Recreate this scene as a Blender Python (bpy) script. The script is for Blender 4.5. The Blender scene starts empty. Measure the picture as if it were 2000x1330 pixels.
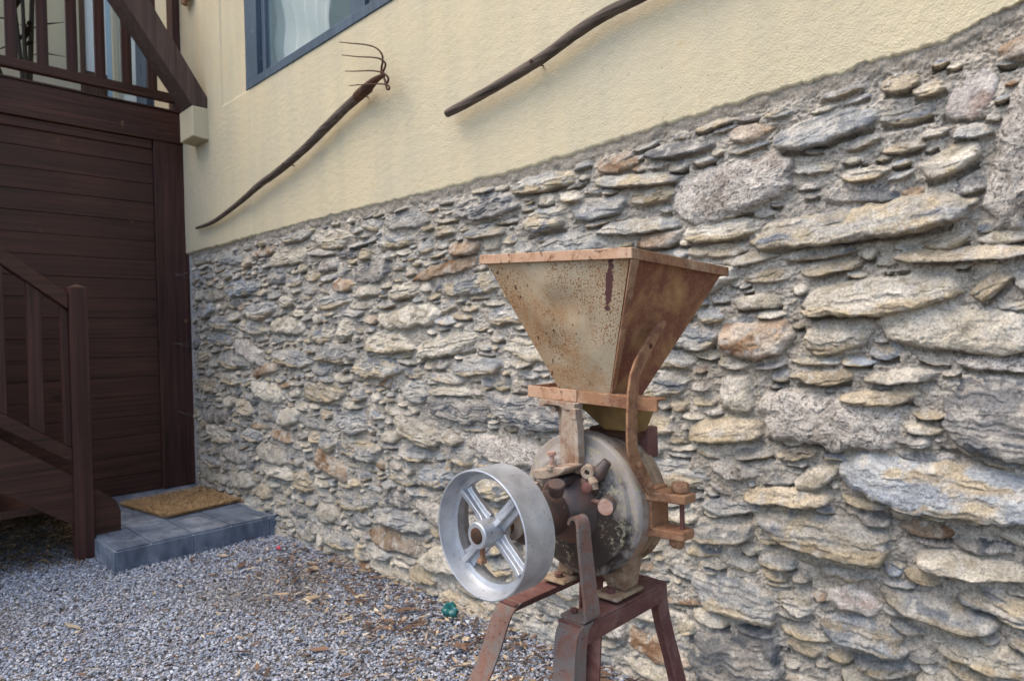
import bpy, math, random
import numpy as np
from mathutils import Matrix, Vector, Euler

# ------------------------------------------------------------ camera, sky, sun
scene = bpy.context.scene
C = scene.collection
cam_d = bpy.data.cameras.new('camera')
cam = bpy.data.objects.new('camera', cam_d)
C.objects.link(cam)
R_ = (0.71624489, 0.69743422, -0.02405749)
D_ = (-0.00997621, -0.02423714, -0.99965646)
F_ = (-0.69777771, 0.71623883, -0.01040197)
cam.matrix_world = Matrix(((R_[0], -D_[0], -F_[0], 0), (R_[1], -D_[1], -F_[1], 0),
                           (R_[2], -D_[2], -F_[2], 1.0), (0, 0, 0, 1)))
cam_d.sensor_width = 36
cam_d.lens = 23.328
cam_d.clip_start = 0.05
cam_d.clip_end = 500
cam_d.dof.use_dof = True
cam_d.dof.focus_distance = 1.15
cam_d.dof.aperture_fstop = 8.0
scene.camera = cam

SUN_EL, SUN_AZ = math.radians(62), math.radians(215)      # azimuth of where the light comes from, clockwise from +Y
world = bpy.data.worlds.new('World')
scene.world = world
world.use_nodes = True
wt = world.node_tree
bg = wt.nodes['Background']
sky = wt.nodes.new('ShaderNodeTexSky')
sky.sky_type = 'NISHITA'
sky.sun_disc = False
sky.sun_elevation = SUN_EL
sky.sun_rotation = SUN_AZ
sky.air_density = 1.0
sky.dust_density = 2.6
sky.ozone_density = 1.0
wt.links.new(sky.outputs[0], bg.inputs[0])
bg.inputs[1].default_value = 0.15
sd = bpy.data.lights.new('sun', 'SUN')
sd.energy = 1.0
sd.angle = math.radians(48)
sd.color = (1.0, 0.86, 0.66)
sun = bpy.data.objects.new('sun', sd)
C.objects.link(sun)
dirv = Vector((math.sin(SUN_AZ) * math.cos(SUN_EL), math.cos(SUN_AZ) * math.cos(SUN_EL), math.sin(SUN_EL)))
sun.rotation_euler = dirv.to_track_quat('Z', 'Y').to_euler()
sun.location = (0, -3, 6)
scene.view_settings.view_transform = 'Standard'
scene.view_settings.look = 'None'
scene.view_settings.exposure = 1.44
scene.view_settings.gamma = 1.0
scene.render.engine = 'CYCLES'
scene.cycles.max_bounces = 6

rng = np.random.RandomState(7)
random.seed(7)

# ------------------------------------------------------------ noise (numpy)
TAB = np.random.RandomState(11).rand(256, 256).astype(np.float32)
def vn(x, y, s=0):
    """value noise in [0,1]"""
    x = np.asarray(x, np.float32) + s * 17.31 + 1000.0
    y = np.asarray(y, np.float32) + s * 9.73 + 1000.0
    xi = np.floor(x).astype(np.int32); yi = np.floor(y).astype(np.int32)
    fx = x - xi; fy = y - yi
    fx = fx * fx * (3 - 2 * fx); fy = fy * fy * (3 - 2 * fy)
    a = TAB[xi & 255, yi & 255]; b = TAB[(xi + 1) & 255, yi & 255]
    c = TAB[xi & 255, (yi + 1) & 255]; d = TAB[(xi + 1) & 255, (yi + 1) & 255]
    return (a * (1 - fx) + b * fx) * (1 - fy) + (c * (1 - fx) + d * fx) * fy
def fbm(x, y, s=0, o=3):
    r = 0; a = 1; t = 0
    for i in range(o):
        r = r + a * vn(x * 2 ** i, y * 2 ** i, s + i * 3); t += a; a *= 0.5
    return r / t

# ------------------------------------------------------------ node materials
class M:
    def __init__(self, name, rough=0.8, metal=0.0, spec=0.5):
        self.m = bpy.data.materials.new(name); self.m.use_nodes = True
        self.t = self.m.node_tree; self.b = self.t.nodes['Principled BSDF']
        self.b.inputs['Roughness'].default_value = rough
        self.b.inputs['Metallic'].default_value = metal
        self.b.inputs['Specular IOR Level'].default_value = spec
        self.co = self.t.nodes.new('ShaderNodeTexCoord').outputs['Object']
        self.h = None
    def _in(self, sock, v):
        if isinstance(v, bpy.types.NodeSocket): self.t.links.new(v, sock)
        elif isinstance(v, (tuple, list)): sock.default_value = tuple(v) + ((1,) if len(v) == 3 and len(sock.default_value) == 4 else ())
        else: sock.default_value = v
    def map(self, scale, rot=(0, 0, 0)):
        n = self.t.nodes.new('ShaderNodeMapping'); self.t.links.new(self.co, n.inputs[0])
        n.inputs['Scale'].default_value = scale; n.inputs['Rotation'].default_value = rot
        return n.outputs[0]
    def noise(self, scale, detail=4, rough=0.55, dist=0.0, co=None):
        n = self.t.nodes.new('ShaderNodeTexNoise'); self.t.links.new(co or self.co, n.inputs['Vector'])
        n.inputs['Scale'].default_value = scale; n.inputs['Detail'].default_value = detail
        n.inputs['Roughness'].default_value = rough; n.inputs['Distortion'].default_value = dist
        return n.outputs[0]
    def vor(self, scale, co=None, feat='F1'):
        n = self.t.nodes.new('ShaderNodeTexVoronoi'); self.t.links.new(co or self.co, n.inputs['Vector'])
        n.feature = feat; n.inputs['Scale'].default_value = scale
        return n.outputs[0]
    def ramp(self, f, *stops):
        n = self.t.nodes.new('ShaderNodeValToRGB'); self.t.links.new(f, n.inputs[0])
        e = n.color_ramp.elements
        while len(e) < len(stops): e.new(0.5)
        for q, (p, c) in zip(e, stops):
            q.position = p
            q.color = (c, c, c, 1) if not isinstance(c, (tuple, list)) else tuple(c) + (1,)
        return n.outputs[0]
    def mix(self, f, a, b, mode='MIX'):
        n = self.t.nodes.new('ShaderNodeMix'); n.data_type = 'RGBA'; n.blend_type = mode
        self._in(n.inputs[0], f); self._in(n.inputs[6], a); self._in(n.inputs[7], b)
        return n.outputs[2]
    def math(self, op, a, b=0.0):
        n = self.t.nodes.new('ShaderNodeMath'); n.operation = op
        self._in(n.inputs[0], a); self._in(n.inputs[1], b)
        return n.outputs[0]
    def attr(self, name):
        n = self.t.nodes.new('ShaderNodeAttribute'); n.attribute_name = name
        return n.outputs['Color']
    def sep(self):
        n = self.t.nodes.new('ShaderNodeSeparateXYZ'); self.t.links.new(self.co, n.inputs[0])
        return n.outputs
    def col(self, v): self._in(self.b.inputs['Base Color'], v); return self
    def rough(self, v): self._in(self.b.inputs['Roughness'], v); return self
    def bump(self, h, strength=0.5, dist=0.002):
        n = self.t.nodes.new('ShaderNodeBump'); n.inputs['Strength'].default_value = strength
        n.inputs['Distance'].default_value = dist
        self.t.links.new(h, n.inputs['Height'])
        if self.h is not None: self.t.links.new(self.h, n.inputs['Normal'])
        self.h = n.outputs[0]; self.t.links.new(self.h, self.b.inputs['Normal'])
        return self

MT = {}
def mk():
    # stone masonry: colour comes from the modelled stones, fine grain from noise
    m = M('masonry', 0.92, spec=0.25)
    a = m.attr('tint')
    g = m.ramp(m.noise(160, 5, 0.7), (0.3, 0.55), (0.5, 1.0), (0.72, 1.4))
    g2 = m.ramp(m.noise(28, 4, 0.6), (0.3, 0.78), (0.7, 1.2))
    c = m.mix(1.0, a, g, 'MULTIPLY'); c = m.mix(1.0, c, g2, 'MULTIPLY'); c = m.mix(1.0, c, (0.97, 0.95, 0.92), 'MULTIPLY')
    pit = m.ramp(m.noise(310, 3, 0.6), (0.33, 0.45), (0.42, 1.0)); c = m.mix(1.0, c, pit, 'MULTIPLY')
    m.col(c); m.bump(m.noise(230, 6, 0.7), 1.0, 0.0028); m.bump(m.noise(60, 5, 0.65), 0.5, 0.004)
    MT['masonry'] = m.m
    m = M('plaster', 0.95, spec=0.15)
    base = m.mix(m.ramp(m.noise(1.3, 4), (0.35, 0.0), (0.65, 1.0)), (0.56, 0.48, 0.31), (0.53, 0.465, 0.325))
    och = m.ramp(m.noise(38, 5, 0.65, 0.6), (0.6, 0.0), (0.7, 1.0))
    base = m.mix(m.math('MULTIPLY', och, 0.35), base, (0.50, 0.35, 0.13))
    gry = m.ramp(m.noise(3.2, 5, 0.6), (0.5, 0.0), (0.75, 0.6))
    base = m.mix(gry, base, (0.47, 0.435, 0.32))
    dk = m.ramp(m.noise(75, 3, 0.5), (0.71, 0.0), (0.74, 1.0))
    base = m.mix(m.math('MULTIPLY', dk, 0.5), base, (0.22, 0.17, 0.10))
    st = m.ramp(m.noise(1, 5, 0.6, co=m.map((9, 9, 1.1))), (0.45, 0.0), (0.75, 0.55))
    base = m.mix(st, base, (0.43, 0.395, 0.285))
    m.col(base); m.bump(m.ramp(m.noise(190, 3, 0.6), (0.38, 0.0), (0.68, 1.0)), 0.6, 0.0016)
    MT['plaster'] = m.m
    def wood(name, dark, light, axis, rough=0.55, worn=None, k=1.0):
        m = M(name, rough, spec=0.3)
        sc = [75, 75, 75]; sc[axis] = 1.8
        g = m.noise(k, 6, 0.62, 0.25, co=m.map(tuple(sc)))
        c = m.mix(m.ramp(g, (0.3, 0.0), (0.7, 1.0)), dark, light)
        kn = m.vor(1.0, co=m.map((5.5 if axis != 0 else 1, 5.5 if axis != 1 else 2.2, 5.5 if axis != 2 else 2.2)))
        c = m.mix(m.ramp(kn, (0.05, 0.75), (0.11, 0.0)), c, tuple(q * 0.55 for q in dark))
        v = m.ramp(m.noise(2.2, 3), (0.3, 0.8), (0.7, 1.2))
        c = m.mix(1.0, c, v, 'MULTIPLY')
        if worn:
            w = m.ramp(m.noise(9, 6, 0.7, co=m.map((1, 1, 1))), (0.66, 0.0), (0.71, 1.0))
            c = m.mix(m.math('MULTIPLY', w, 0.6), c, worn)
        m.col(c); m.rough(m.ramp(g, (0.2, rough - 0.12), (0.8, rough + 0.2)))
        m.bump(g, 0.3, 0.0015)
        MT[name] = m.m
    wood('timber_h', (0.020, 0.0070, 0.0045), (0.084, 0.034, 0.022), 1, 0.46, (0.19, 0.10, 0.045))
    wood('timber_v', (0.021, 0.0072, 0.0052), (0.080, 0.031, 0.023), 2, 0.46, (0.19, 0.10, 0.045))
    wood('timber_brace', (0.045, 0.027, 0.022), (0.12, 0.078, 0.062), 2, 0.7, (0.16, 0.075, 0.03))
    wood('handle', (0.022, 0.016, 0.012), (0.15, 0.115, 0.09), 0, 0.8, (0.16, 0.12, 0.09), 1.6)
    wood('doorwood', (0.055, 0.028, 0.014), (0.11, 0.058, 0.03), 2, 0.6)
    wood('bluewood', (0.032, 0.052, 0.078), (0.085, 0.118, 0.150), 2, 0.6, (0.17, 0.18, 0.21))
    # rusts and paints
    def rust(name, base, deep, pale, a=0.45, b=0.6, rough=0.85, spk=0.63, fq=170):
        m = M(name, rough, spec=0.3)
        c = m.mix(m.ramp(m.noise(28, 6, 0.7, 0.5), (a, 0.0), (b, 1.0)), base, deep)
        c = m.mix(m.ramp(m.noise(14, 6, 0.7, 0.3), (0.52, 0.0), (0.72, 0.8)), c, pale)
        c = m.mix(m.ramp(m.noise(fq, 3, 0.6), (spk, 0.0), (spk + 0.05, 0.75)), c, (0.055, 0.022, 0.014))
        m.col(c); m.bump(m.noise(190, 5, 0.7), 0.6, 0.0012); m.bump(m.noise(40, 4), 0.3, 0.002)
        MT[name] = m.m
    rust('rust_orange', (0.275, 0.145, 0.075), (0.17, 0.078, 0.045), (0.44, 0.31, 0.20))
    rust('casting_brown', (0.27, 0.195, 0.125), (0.15, 0.085, 0.05), (0.37, 0.32, 0.27))
    rust('rust_red', (0.105, 0.042, 0.038), (0.16, 0.075, 0.058), (0.20, 0.13, 0.115), 0.4, 0.65)
    rust('rust_dark', (0.075, 0.032, 0.018), (0.035, 0.018, 0.012), (0.17, 0.08, 0.04))
    rust('rim_pink', (0.43, 0.27, 0.17), (0.27, 0.13, 0.065), (0.50, 0.37, 0.27), 0.5, 0.66, 0.75, 0.61, 75)
    rust('leg_paint', (0.15, 0.125, 0.112), (0.175, 0.09, 0.065), (0.20, 0.17, 0.155), 0.46, 0.60)
    rust('casting_pale', (0.33, 0.265, 0.20), (0.21, 0.12, 0.075), (0.46, 0.41, 0.37), 0.44, 0.64)
    # hopper, pale painted face with rust spots
    m = M('hopper_pale', 0.75, spec=0.3)
    c = m.mix(m.ramp(m.noise(9, 5, 0.6), (0.35, 0.0), (0.68, 1.0)), (0.39, 0.325, 0.22), (0.31, 0.24, 0.15))
    c = m.mix(m.ramp(m.noise(6.5, 6, 0.68, 0.8), (0.44, 0.0), (0.64, 0.9)), c, (0.31, 0.175, 0.08))
    c = m.mix(m.ramp(m.noise(1, 5, 0.6, co=m.map((30, 30, 4))), (0.55, 0.0), (0.75, 0.45)), c, (0.25, 0.15, 0.07))
    spk = m.math('MULTIPLY', m.ramp(m.noise(330, 2, 0.5), (0.53, 0.0), (0.58, 1.0)), m.ramp(m.noise(11, 4, 0.6), (0.34, 0.0), (0.56, 1.0)))
    c = m.mix(spk, c, (0.20, 0.09, 0.03))
    big = m.math('MULTIPLY', m.ramp(m.noise(95, 3, 0.55), (0.62, 0.0), (0.65, 1.0)), m.ramp(m.noise(7, 3), (0.42, 0.0), (0.52, 1.0)))
    c = m.mix(big, c, (0.075, 0.03, 0.02))
    s = m.sep()
    dx = m.math('MULTIPLY', m.math('SUBTRACT', m.math('SUBTRACT', s[0], 0.120), m.math('MULTIPLY', m.math('SUBTRACT', s[2], 1.085), 0.30)), 95.0)
    dz = m.math('MULTIPLY', m.math('SUBTRACT', s[2], 1.068), 17.0)
    q = m.math('SQRT', m.math('ADD', m.math('POWER', dx, 2.0), m.math('POWER', dz, 2.0)))
    q = m.math('ADD', q, m.math('MULTIPLY', m.math('SUBTRACT', m.noise(55, 4, 0.6), 0.5), 1.6))
    c = m.mix(m.ramp(q, (0.62, 1.0), (0.70, 0.0)), c, (0.085, 0.035, 0.03))
    m.col(c); m.bump(m.noise(200, 4), 0.25, 0.0008); m.bump(m.noise(9, 3), 0.35, 0.006)
    MT['hopper_pale'] = m.m
    m = M('hopper_rusty', 0.85, spec=0.25)
    c = m.mix(m.ramp(m.noise(8, 5, 0.6, 0.4), (0.44, 0.0), (0.62, 1.0)), (0.165, 0.064, 0.040), (0.37, 0.215, 0.095))
    c = m.mix(m.ramp(m.noise(220, 4, 0.7), (0.5, 0.0), (0.75, 0.6)), c, (0.38, 0.22, 0.10))
    m.col(c); m.bump(m.noise(250, 4, 0.7), 0.4, 0.001)
    MT['hopper_rusty'] = m.m
    m = M('brass_funnel', 0.7, spec=0.35)
    c = m.mix(m.ramp(m.noise(20, 5), (0.4, 0.0), (0.65, 1.0)), (0.20, 0.13, 0.04), (0.11, 0.06, 0.022))
    m.col(c); m.bump(m.noise(150, 4), 0.4, 0.001); MT['brass_funnel'] = m.m
    # aluminium pulley
    m = M('aluminium', 0.5, 0.75, 0.45)
    c = m.mix(m.ramp(m.noise(30, 5, 0.65), (0.35, 0.0), (0.7, 1.0)), (0.38, 0.40, 0.43), (0.58, 0.60, 0.63))
    c = m.mix(m.ramp(m.noise(120, 4, 0.6), (0.56, 0.0), (0.68, 0.6)), c, (0.24, 0.225, 0.205))
    m.col(c); m.rough(m.ramp(m.noise(18, 5, 0.6), (0.3, 0.36), (0.7, 0.6)))
    m.bump(m.noise(1, 4, co=m.map((60, 400, 60))), 0.15, 0.0006); m.bump(m.noise(90, 4, 0.7), 0.25, 0.0008)
    MT['aluminium'] = m.m
    # drum shell: grey worn paint
    m = M('drum_grey', 0.7, 0.1, 0.4)
    c = m.mix(m.ramp(m.noise(16, 6, 0.68, 0.5), (0.42, 0.0), (0.62, 1.0)), (0.32, 0.28, 0.24), (0.20, 0.135, 0.095))
    c = m.mix(m.ramp(m.noise(9, 5, 0.6), (0.48, 0.0), (0.66, 0.9)), c, (0.32, 0.185, 0.10))
    c = m.mix(m.ramp(m.noise(110, 4, 0.65), (0.6, 0.0), (0.67, 0.8)), c, (0.07, 0.05, 0.04))
    c = m.mix(m.ramp(m.noise(60, 5, 0.7), (0.62, 0.0), (0.7, 0.6)), c, (0.47, 0.47, 0.47))
    m.col(c); m.bump(m.noise(130, 5, 0.7), 0.5, 0.0014); MT['drum_grey'] = m.m
    # drum cover: oily dark middle, paint left outside, flakes
    m = M('drum_cover', 0.62, 0.05, 0.45)
    s = m.sep()
    x2 = m.math('POWER', s[0], 2.0); z2 = m.math('POWER', m.math('SUBTRACT', s[2], 0.69), 2.0)
    r = m.math('SQRT', m.math('ADD', x2, z2))
    r = m.math('ADD', m.math('MULTIPLY', r, 8.3), m.math('MULTIPLY', m.math('SUBTRACT', m.noise(26, 6, 0.7, 0.6), 0.5), 1.1))
    r = m.math('ADD', r, m.math('MULTIPLY', m.math('SUBTRACT', s[2], 0.69), 1.9))
    c = m.mix(m.ramp(r, (0.74, 0.0), (1.12, 1.0)), (0.040, 0.028, 0.022), (0.30, 0.27, 0.24))
    fl = m.math('MULTIPLY', m.ramp(m.noise(85, 6, 0.75), (0.54, 0.0), (0.57, 1.0)), m.ramp(m.noise(15, 4), (0.45, 0.0), (0.56, 1.0)))
    c = m.mix(fl, c, (0.36, 0.32, 0.21))
    c = m.mix(m.ramp(m.noise(12, 5), (0.48, 0.0), (0.66, 0.75)), c, (0.15, 0.085, 0.05))
    m.col(c); m.bump(m.noise(120, 5, 0.7), 0.6, 0.0014); MT['drum_cover'] = m.m
    m = M('oily_iron', 0.5, 0.2, 0.5)
    c = m.mix(m.ramp(m.noise(22, 5, 0.6), (0.4, 0.0), (0.65, 1.0)), (0.065, 0.052, 0.048), (0.14, 0.07, 0.05))
    c = m.mix(m.ramp(m.noise(75, 6, 0.75), (0.64, 0.0), (0.68, 1.0)), c, (0.36, 0.35, 0.33))
    m.col(c); m.bump(m.noise(110, 5, 0.7), 0.5, 0.0014); MT['oily_iron'] = m.m
    m = M('copper_cap', 0.55, 0.2, 0.5)
    c = m.mix(m.ramp(m.noise(60, 5), (0.4, 0.0), (0.7, 1.0)), (0.36, 0.19, 0.13), (0.55, 0.42, 0.36))
    m.col(c); m.bump(m.noise(150, 5, 0.7), 0.4, 0.001); MT['copper_cap'] = m.m
    # slate tiles, grout, concrete
    m = M('slate', 0.55, spec=0.45)
    c = m.mix(m.ramp(m.noise(1, 6, 0.6, co=m.map((6, 14, 6))), (0.35, 0.0), (0.7, 1.0)), (0.060, 0.075, 0.105), (0.17, 0.20, 0.25))
    c = m.mix(m.ramp(m.noise(7, 6, 0.7), (0.52, 0.0), (0.68, 0.75)), c, (0.33, 0.35, 0.38))
    m.col(c); m.bump(m.noise(30, 6, 0.7), 0.4, 0.003); MT['slate'] = m.m
    m = M('grout', 0.9); m.col((0.48, 0.49, 0.51)); m.bump(m.noise(120, 3), 0.4, 0.001); MT['grout'] = m.m
    m = M('concrete', 0.9)
    m.col(m.mix(m.ramp(m.noise(14, 6), (0.3, 0.0), (0.7, 1.0)), (0.16, 0.15, 0.14), (0.27, 0.26, 0.25))); m.bump(m.noise(60, 5), 0.5, 0.003)
    MT['concrete'] = m.m
    m = M('tinted', 0.85, spec=0.3)
    a = m.attr('tint'); c = m.mix(1.0, a, m.ramp(m.noise(240, 3), (0.3, 0.75), (0.7, 1.25)), 'MULTIPLY')
    m.col(c); MT['tinted'] = m.m
    m = M('soil', 0.95)
    c = m.mix(m.ramp(m.noise(120, 5, 0.7), (0.35, 0.0), (0.65, 1.0)), (0.085, 0.075, 0.07), (0.26, 0.25, 0.25))
    m.col(c); m.bump(m.noise(110, 5, 0.7), 1.0, 0.008); MT['soil'] = m.m
    m = M('coir', 0.95, spec=0.1)
    a = m.attr('tint'); m.col(a); MT['coir'] = m.m
    m = M('glass', 0.03, spec=0.8)
    m.b.inputs['Alpha'].default_value = 0.22
    m.b.inputs['Base Color'].default_value = (0.30, 0.42, 0.44, 1); MT['glass'] = m.m
    m = M('curtain', 0.9, spec=0.1); m.b.inputs['Base Color'].default_value = (0.82, 0.82, 0.74, 1)
    m.bump(m.noise(500, 2), 0.1, 0.001); MT['curtain'] = m.m
    m = M('room', 0.9); m.col((0.10, 0.085, 0.07)); MT['room'] = m.m
    m = M('lightblue', 0.5); m.col((0.25, 0.36, 0.42)); MT['lightblue'] = m.m
    m = M('teal_plastic', 0.35, spec=0.6); m.col(m.mix(m.ramp(m.noise(40, 4), (0.4, 0.0), (0.65, 1.0)), (0.006, 0.085, 0.085), (0.015, 0.16, 0.15)))
    MT['teal_plastic'] = m.m
    m = M('petal', 0.6); m.col(m.mix(m.noise(90, 3), (0.62, 0.33, 0.42), (0.8, 0.6, 0.66))); MT['petal'] = m.m
    m = M('red_petal', 0.5); m.col((0.45, 0.03, 0.06)); MT['red_petal'] = m.m
    m = M('stem_dark', 0.8); m.col((0.03, 0.022, 0.012)); MT['stem_dark'] = m.m
    m = M('web', 0.9); m.col((0.25, 0.25, 0.26)); MT['web'] = m.m
mk()

# ------------------------------------------------------------ mesh helpers
class MB:
    def __init__(self): self.v = []; self.f = []; self.fm = []; self.mi = 0
    def add(self, vs, fs):
        o = len(self.v); self.v += [tuple(map(float, p)) for p in vs]
        for f in fs: self.f.append([i + o for i in f]); self.fm.append(self.mi)
        return self
    def box(self, a, b, rot=None, piv=None):
        x0, y0, z0 = a; x1, y1, z1 = b
        vs = [Vector(p) for p in ((x0, y0, z0), (x1, y0, z0), (x1, y1, z0), (x0, y1, z0), (x0, y0, z1), (x1, y0, z1), (x1, y1, z1), (x0, y1, z1))]
        if rot is not None:
            piv = Vector(piv) if piv else Vector(((x0 + x1) / 2, (y0 + y1) / 2, (z0 + z1) / 2))
            m = Euler(rot).to_matrix(); vs = [m @ (p - piv) + piv for p in vs]
        return self.add(vs, [(0, 3, 2, 1), (4, 5, 6, 7), (0, 1, 5, 4), (1, 2, 6, 5), (2, 3, 7, 6), (3, 0, 4, 7)])
    def hexa(self, bot, top):
        """bot, top: 4 points each, counter-clockwise from above"""
        return self.add(list(bot) + list(top), [(0, 3, 2, 1), (4, 5, 6, 7), (0, 1, 5, 4), (1, 2, 6, 5), (2, 3, 7, 6), (3, 0, 4, 7)])
    def prism(self, pts, axis, a, b):
        """2-D outline pts extruded along axis from a to b"""
        n = len(pts); vs = []
        for t in (a, b):
            for p, q in pts:
                vs.append({0: (t, p, q), 1: (p, t, q), 2: (p, q, t)}[axis])
        fs = [tuple(range(n))[::-1], tuple(range(n, 2 * n))] + [(i, (i + 1) % n, n + (i + 1) % n, n + i) for i in range(n)]
        return self.add(vs, fs)
    def lathe(self, c, prof, axis=(0, 1, 0), n=48, closed=False, wob=0):
        """prof: (t along axis, radius) from c"""
        ax = Vector(axis).normalized(); u = ax.orthogonal().normalized(); w = ax.cross(u)
        c = Vector(c); vs = []; fs = []
        for t, r in prof:
            for i in range(n):
                a = 2 * math.pi * i / n
                rr = r * (1 + wob * math.sin(a * 3 + t * 40) + wob * .6 * math.sin(a * 7 + 1 + t * 90))
                vs.append(c + ax * t + (u * math.cos(a) + w * math.sin(a)) * rr)
        k = len(prof)
        for j in range(k if closed else k - 1):
            for i in range(n):
                a = j * n + i; b = j * n + (i + 1) % n; d = ((j + 1) % k) * n
                fs.append((a, b, d + (i + 1) % n, d + i))
        if not closed:
            fs.append(tuple(range(n))[::-1]); fs.append(tuple(range((k - 1) * n, k * n)))
        return self.add(vs, fs)
    def cyl(self, a, b, r, n=20, r2=None):
        a = Vector(a); b = Vector(b); L = (b - a).length; r2 = r if r2 is None else r2
        return self.lathe(a, [(0, r), (L, r2)], b - a, n)
    def tube(self, pts, rad, n=10, flat=1.0, wob=0.0, seed=0):
        pts = [Vector(p) for p in pts]; k = len(pts); vs = []; fs = []
        rr = rad if isinstance(rad, (list, tuple)) else [rad] * k
        ref = Vector((0, 0, 1)); rn = random.Random(seed)
        for j, p in enumerate(pts):
            t = (pts[min(j + 1, k - 1)] - pts[max(j - 1, 0)]).normalized()
            if abs(t.dot(ref)) > 0.95: ref = Vector((0, 1, 0))
            u = t.cross(ref).normalized(); w = u.cross(t)
            for i in range(n):
                a = 2 * math.pi * i / n; q = 1 + wob * (rn.random() - .5)
                vs.append(p + u * math.cos(a) * rr[j] * q + w * math.sin(a) * rr[j] * flat * q)
        for j in range(k - 1):
            for i in range(n):
                fs.append((j * n + i, j * n + (i + 1) % n, (j + 1) * n + (i + 1) % n, (j + 1) * n + i))
        fs.append(tuple(range(n))[::-1]); fs.append(tuple(range((k - 1) * n, k * n)))
        return self.add(vs, fs)
    def strip(self, path, width_dir, w, th, ws=None):
        """flat bar: path points, half width along width_dir, thickness across"""
        path = [Vector(p) for p in path]; wd = Vector(width_dir).normalized(); k = len(path); vs = []; fs = []
        for j, p in enumerate(path):
            t = (path[min(j + 1, k - 1)] - path[max(j - 1, 0)]).normalized()
            nn = t.cross(wd).normalized(); ww = (ws[j] if ws else w) / 2
            for sw, sn in ((-1, -1), (1, -1), (1, 1), (-1, 1)):
                vs.append(p + wd * ww * sw + nn * th / 2 * sn)
        for j in range(k - 1):
            for i in range(4):
                fs.append((j * 4 + i, j * 4 + (i + 1) % 4, (j + 1) * 4 + (i + 1) % 4, (j + 1) * 4 + i))
        fs.append((3, 2, 1, 0)); fs.append(tuple(range((k - 1) * 4, k * 4)))
        return self.add(vs, fs)
    def build(self, name, mat, parent=None, bevel=0.0, smooth=35, origin=None, segs=2):
        me = bpy.data.meshes.new(name)
        org = Vector(parent['_o']) if parent is not None else Vector(origin or (0, 0, 0))
        me.from_pydata([tuple(Vector(p) - org) for p in self.v], [], self.f)
        mats = mat if isinstance(mat, (list, tuple)) else [mat]
        for q in mats: me.materials.append(MT[q])
        if len(mats) > 1: me.polygons.foreach_set('material_index', self.fm)
        import bmesh
        bm = bmesh.new(); bm.from_mesh(me); bmesh.ops.recalc_face_normals(bm, faces=bm.faces); bm.to_mesh(me); bm.free()
        if smooth:
            me.polygons.foreach_set('use_smooth', [True] * len(me.polygons))
            if not bevel: me.set_sharp_from_angle(angle=math.radians(smooth))
        o = bpy.data.objects.new(name, me); C.objects.link(o)
        o['_o'] = tuple(org)
        if parent is not None: o.parent = parent
        else: o.location = org
        if bevel:
            b = o.modifiers.new('bevel', 'BEVEL'); b.width = bevel; b.segments = segs; b.limit_method = 'ANGLE'
            b.angle_limit = math.radians(30); b.harden_normals = True
        return o
def tag(o, label, cat=None, group=None, kind=None):
    if label: o['label'] = label
    if cat: o['category'] = cat
    if group: o['group'] = group
    if kind: o['kind'] = kind
    return o
def thing(name, loc, label, cat, group=None):
    o = bpy.data.objects.new(name, None); C.objects.link(o); o.location = loc; o['_o'] = tuple(loc)
    o.empty_display_size = 0.1
    return tag(o, label, cat, group)
def grid_mesh(name, X, Y, Z, mat, parent=None, tint=None, keep=None, origin=(0, 0, 0)):
    """X, Y, Z: 2-D arrays (rows, cols)"""
    h, w = X.shape; org = np.array(parent['_o'] if parent is not None else origin)
    co = np.stack([X, Y, Z], -1).reshape(-1, 3).astype(np.float32) - org.astype(np.float32)
    i = np.arange(h * w).reshape(h, w)
    q = np.stack([i[:-1, :-1], i[:-1, 1:], i[1:, 1:], i[1:, :-1]], -1)
    q = q[keep] if keep is not None else q.reshape(-1, 4)
    return raw_mesh(name, co, q, 4, mat, parent, tint.reshape(-1, 3) if tint is not None else None, origin=origin, smooth=True)
def raw_mesh(name, co, q, k, mat, parent=None, tint=None, origin=(0, 0, 0), smooth=False):
    me = bpy.data.meshes.new(name); n = len(q)
    me.vertices.add(len(co)); me.vertices.foreach_set('co', np.ascontiguousarray(co, np.float32).ravel())
    me.loops.add(n * k); me.loops.foreach_set('vertex_index', np.ascontiguousarray(q, np.int32).ravel())
    me.polygons.add(n); me.polygons.foreach_set('loop_start', np.arange(0, n * k, k, dtype=np.int32))
    me.polygons.foreach_set('use_smooth', np.full(n, smooth))
    me.update(calc_edges=True)
    if tint is not None:
        a = me.color_attributes.new('tint', 'FLOAT_COLOR', 'POINT')
        a.data.foreach_set('color', np.concatenate([tint, np.ones((len(tint), 1))], 1).astype(np.float32).ravel())
    me.materials.append(MT[mat])
    o = bpy.data.objects.new(name, me); C.objects.link(o)
    if parent is not None: o.parent = parent; o['_o'] = parent['_o']
    else: o.location = origin; o['_o'] = tuple(origin)
    return o

# ============================================================ THE STONE HOUSE WALL
WY = 1.6                       # wall plane
XL, XR = -4.47, 1.3
house = thing('house_wall', (-1.6, 1.62, 0), 'long house wall of rough stone masonry below and cream render above', 'house wall')

def edge_z(x):
    x = np.asarray(x, float)
    b = np.interp(x, [-4.4, -2.9, -2.1, -1.54, -1.04, -.67, -.55, -.40, -.30, -.26, -.217, -.178, 1.3],
                  [1.543, 1.548, 1.536, 1.526, 1.543, 1.558, 1.556, 1.566, 1.562, 1.578, 1.596, 1.60, 1.60])
    return b + (fbm(x * 26, x * 0, 3) - .5) * .014 + (fbm(x * 110, x * 0, 5, 3) - .5) * .014

xs = []
x = XL
while x < XR:
    xs.append(x); dpt = -.698 * x + 1.147
    x += float(np.clip(dpt * dpt * 0.00115, 0.0020, 0.0048)) if x < .1 else .006
xs = np.array(xs)
zs = np.arange(-0.06, 1.64, 0.0021)
GX, GZ = np.meshgrid(xs, zs)
GX = GX.astype(np.float32); GZ = GZ.astype(np.float32)

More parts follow.
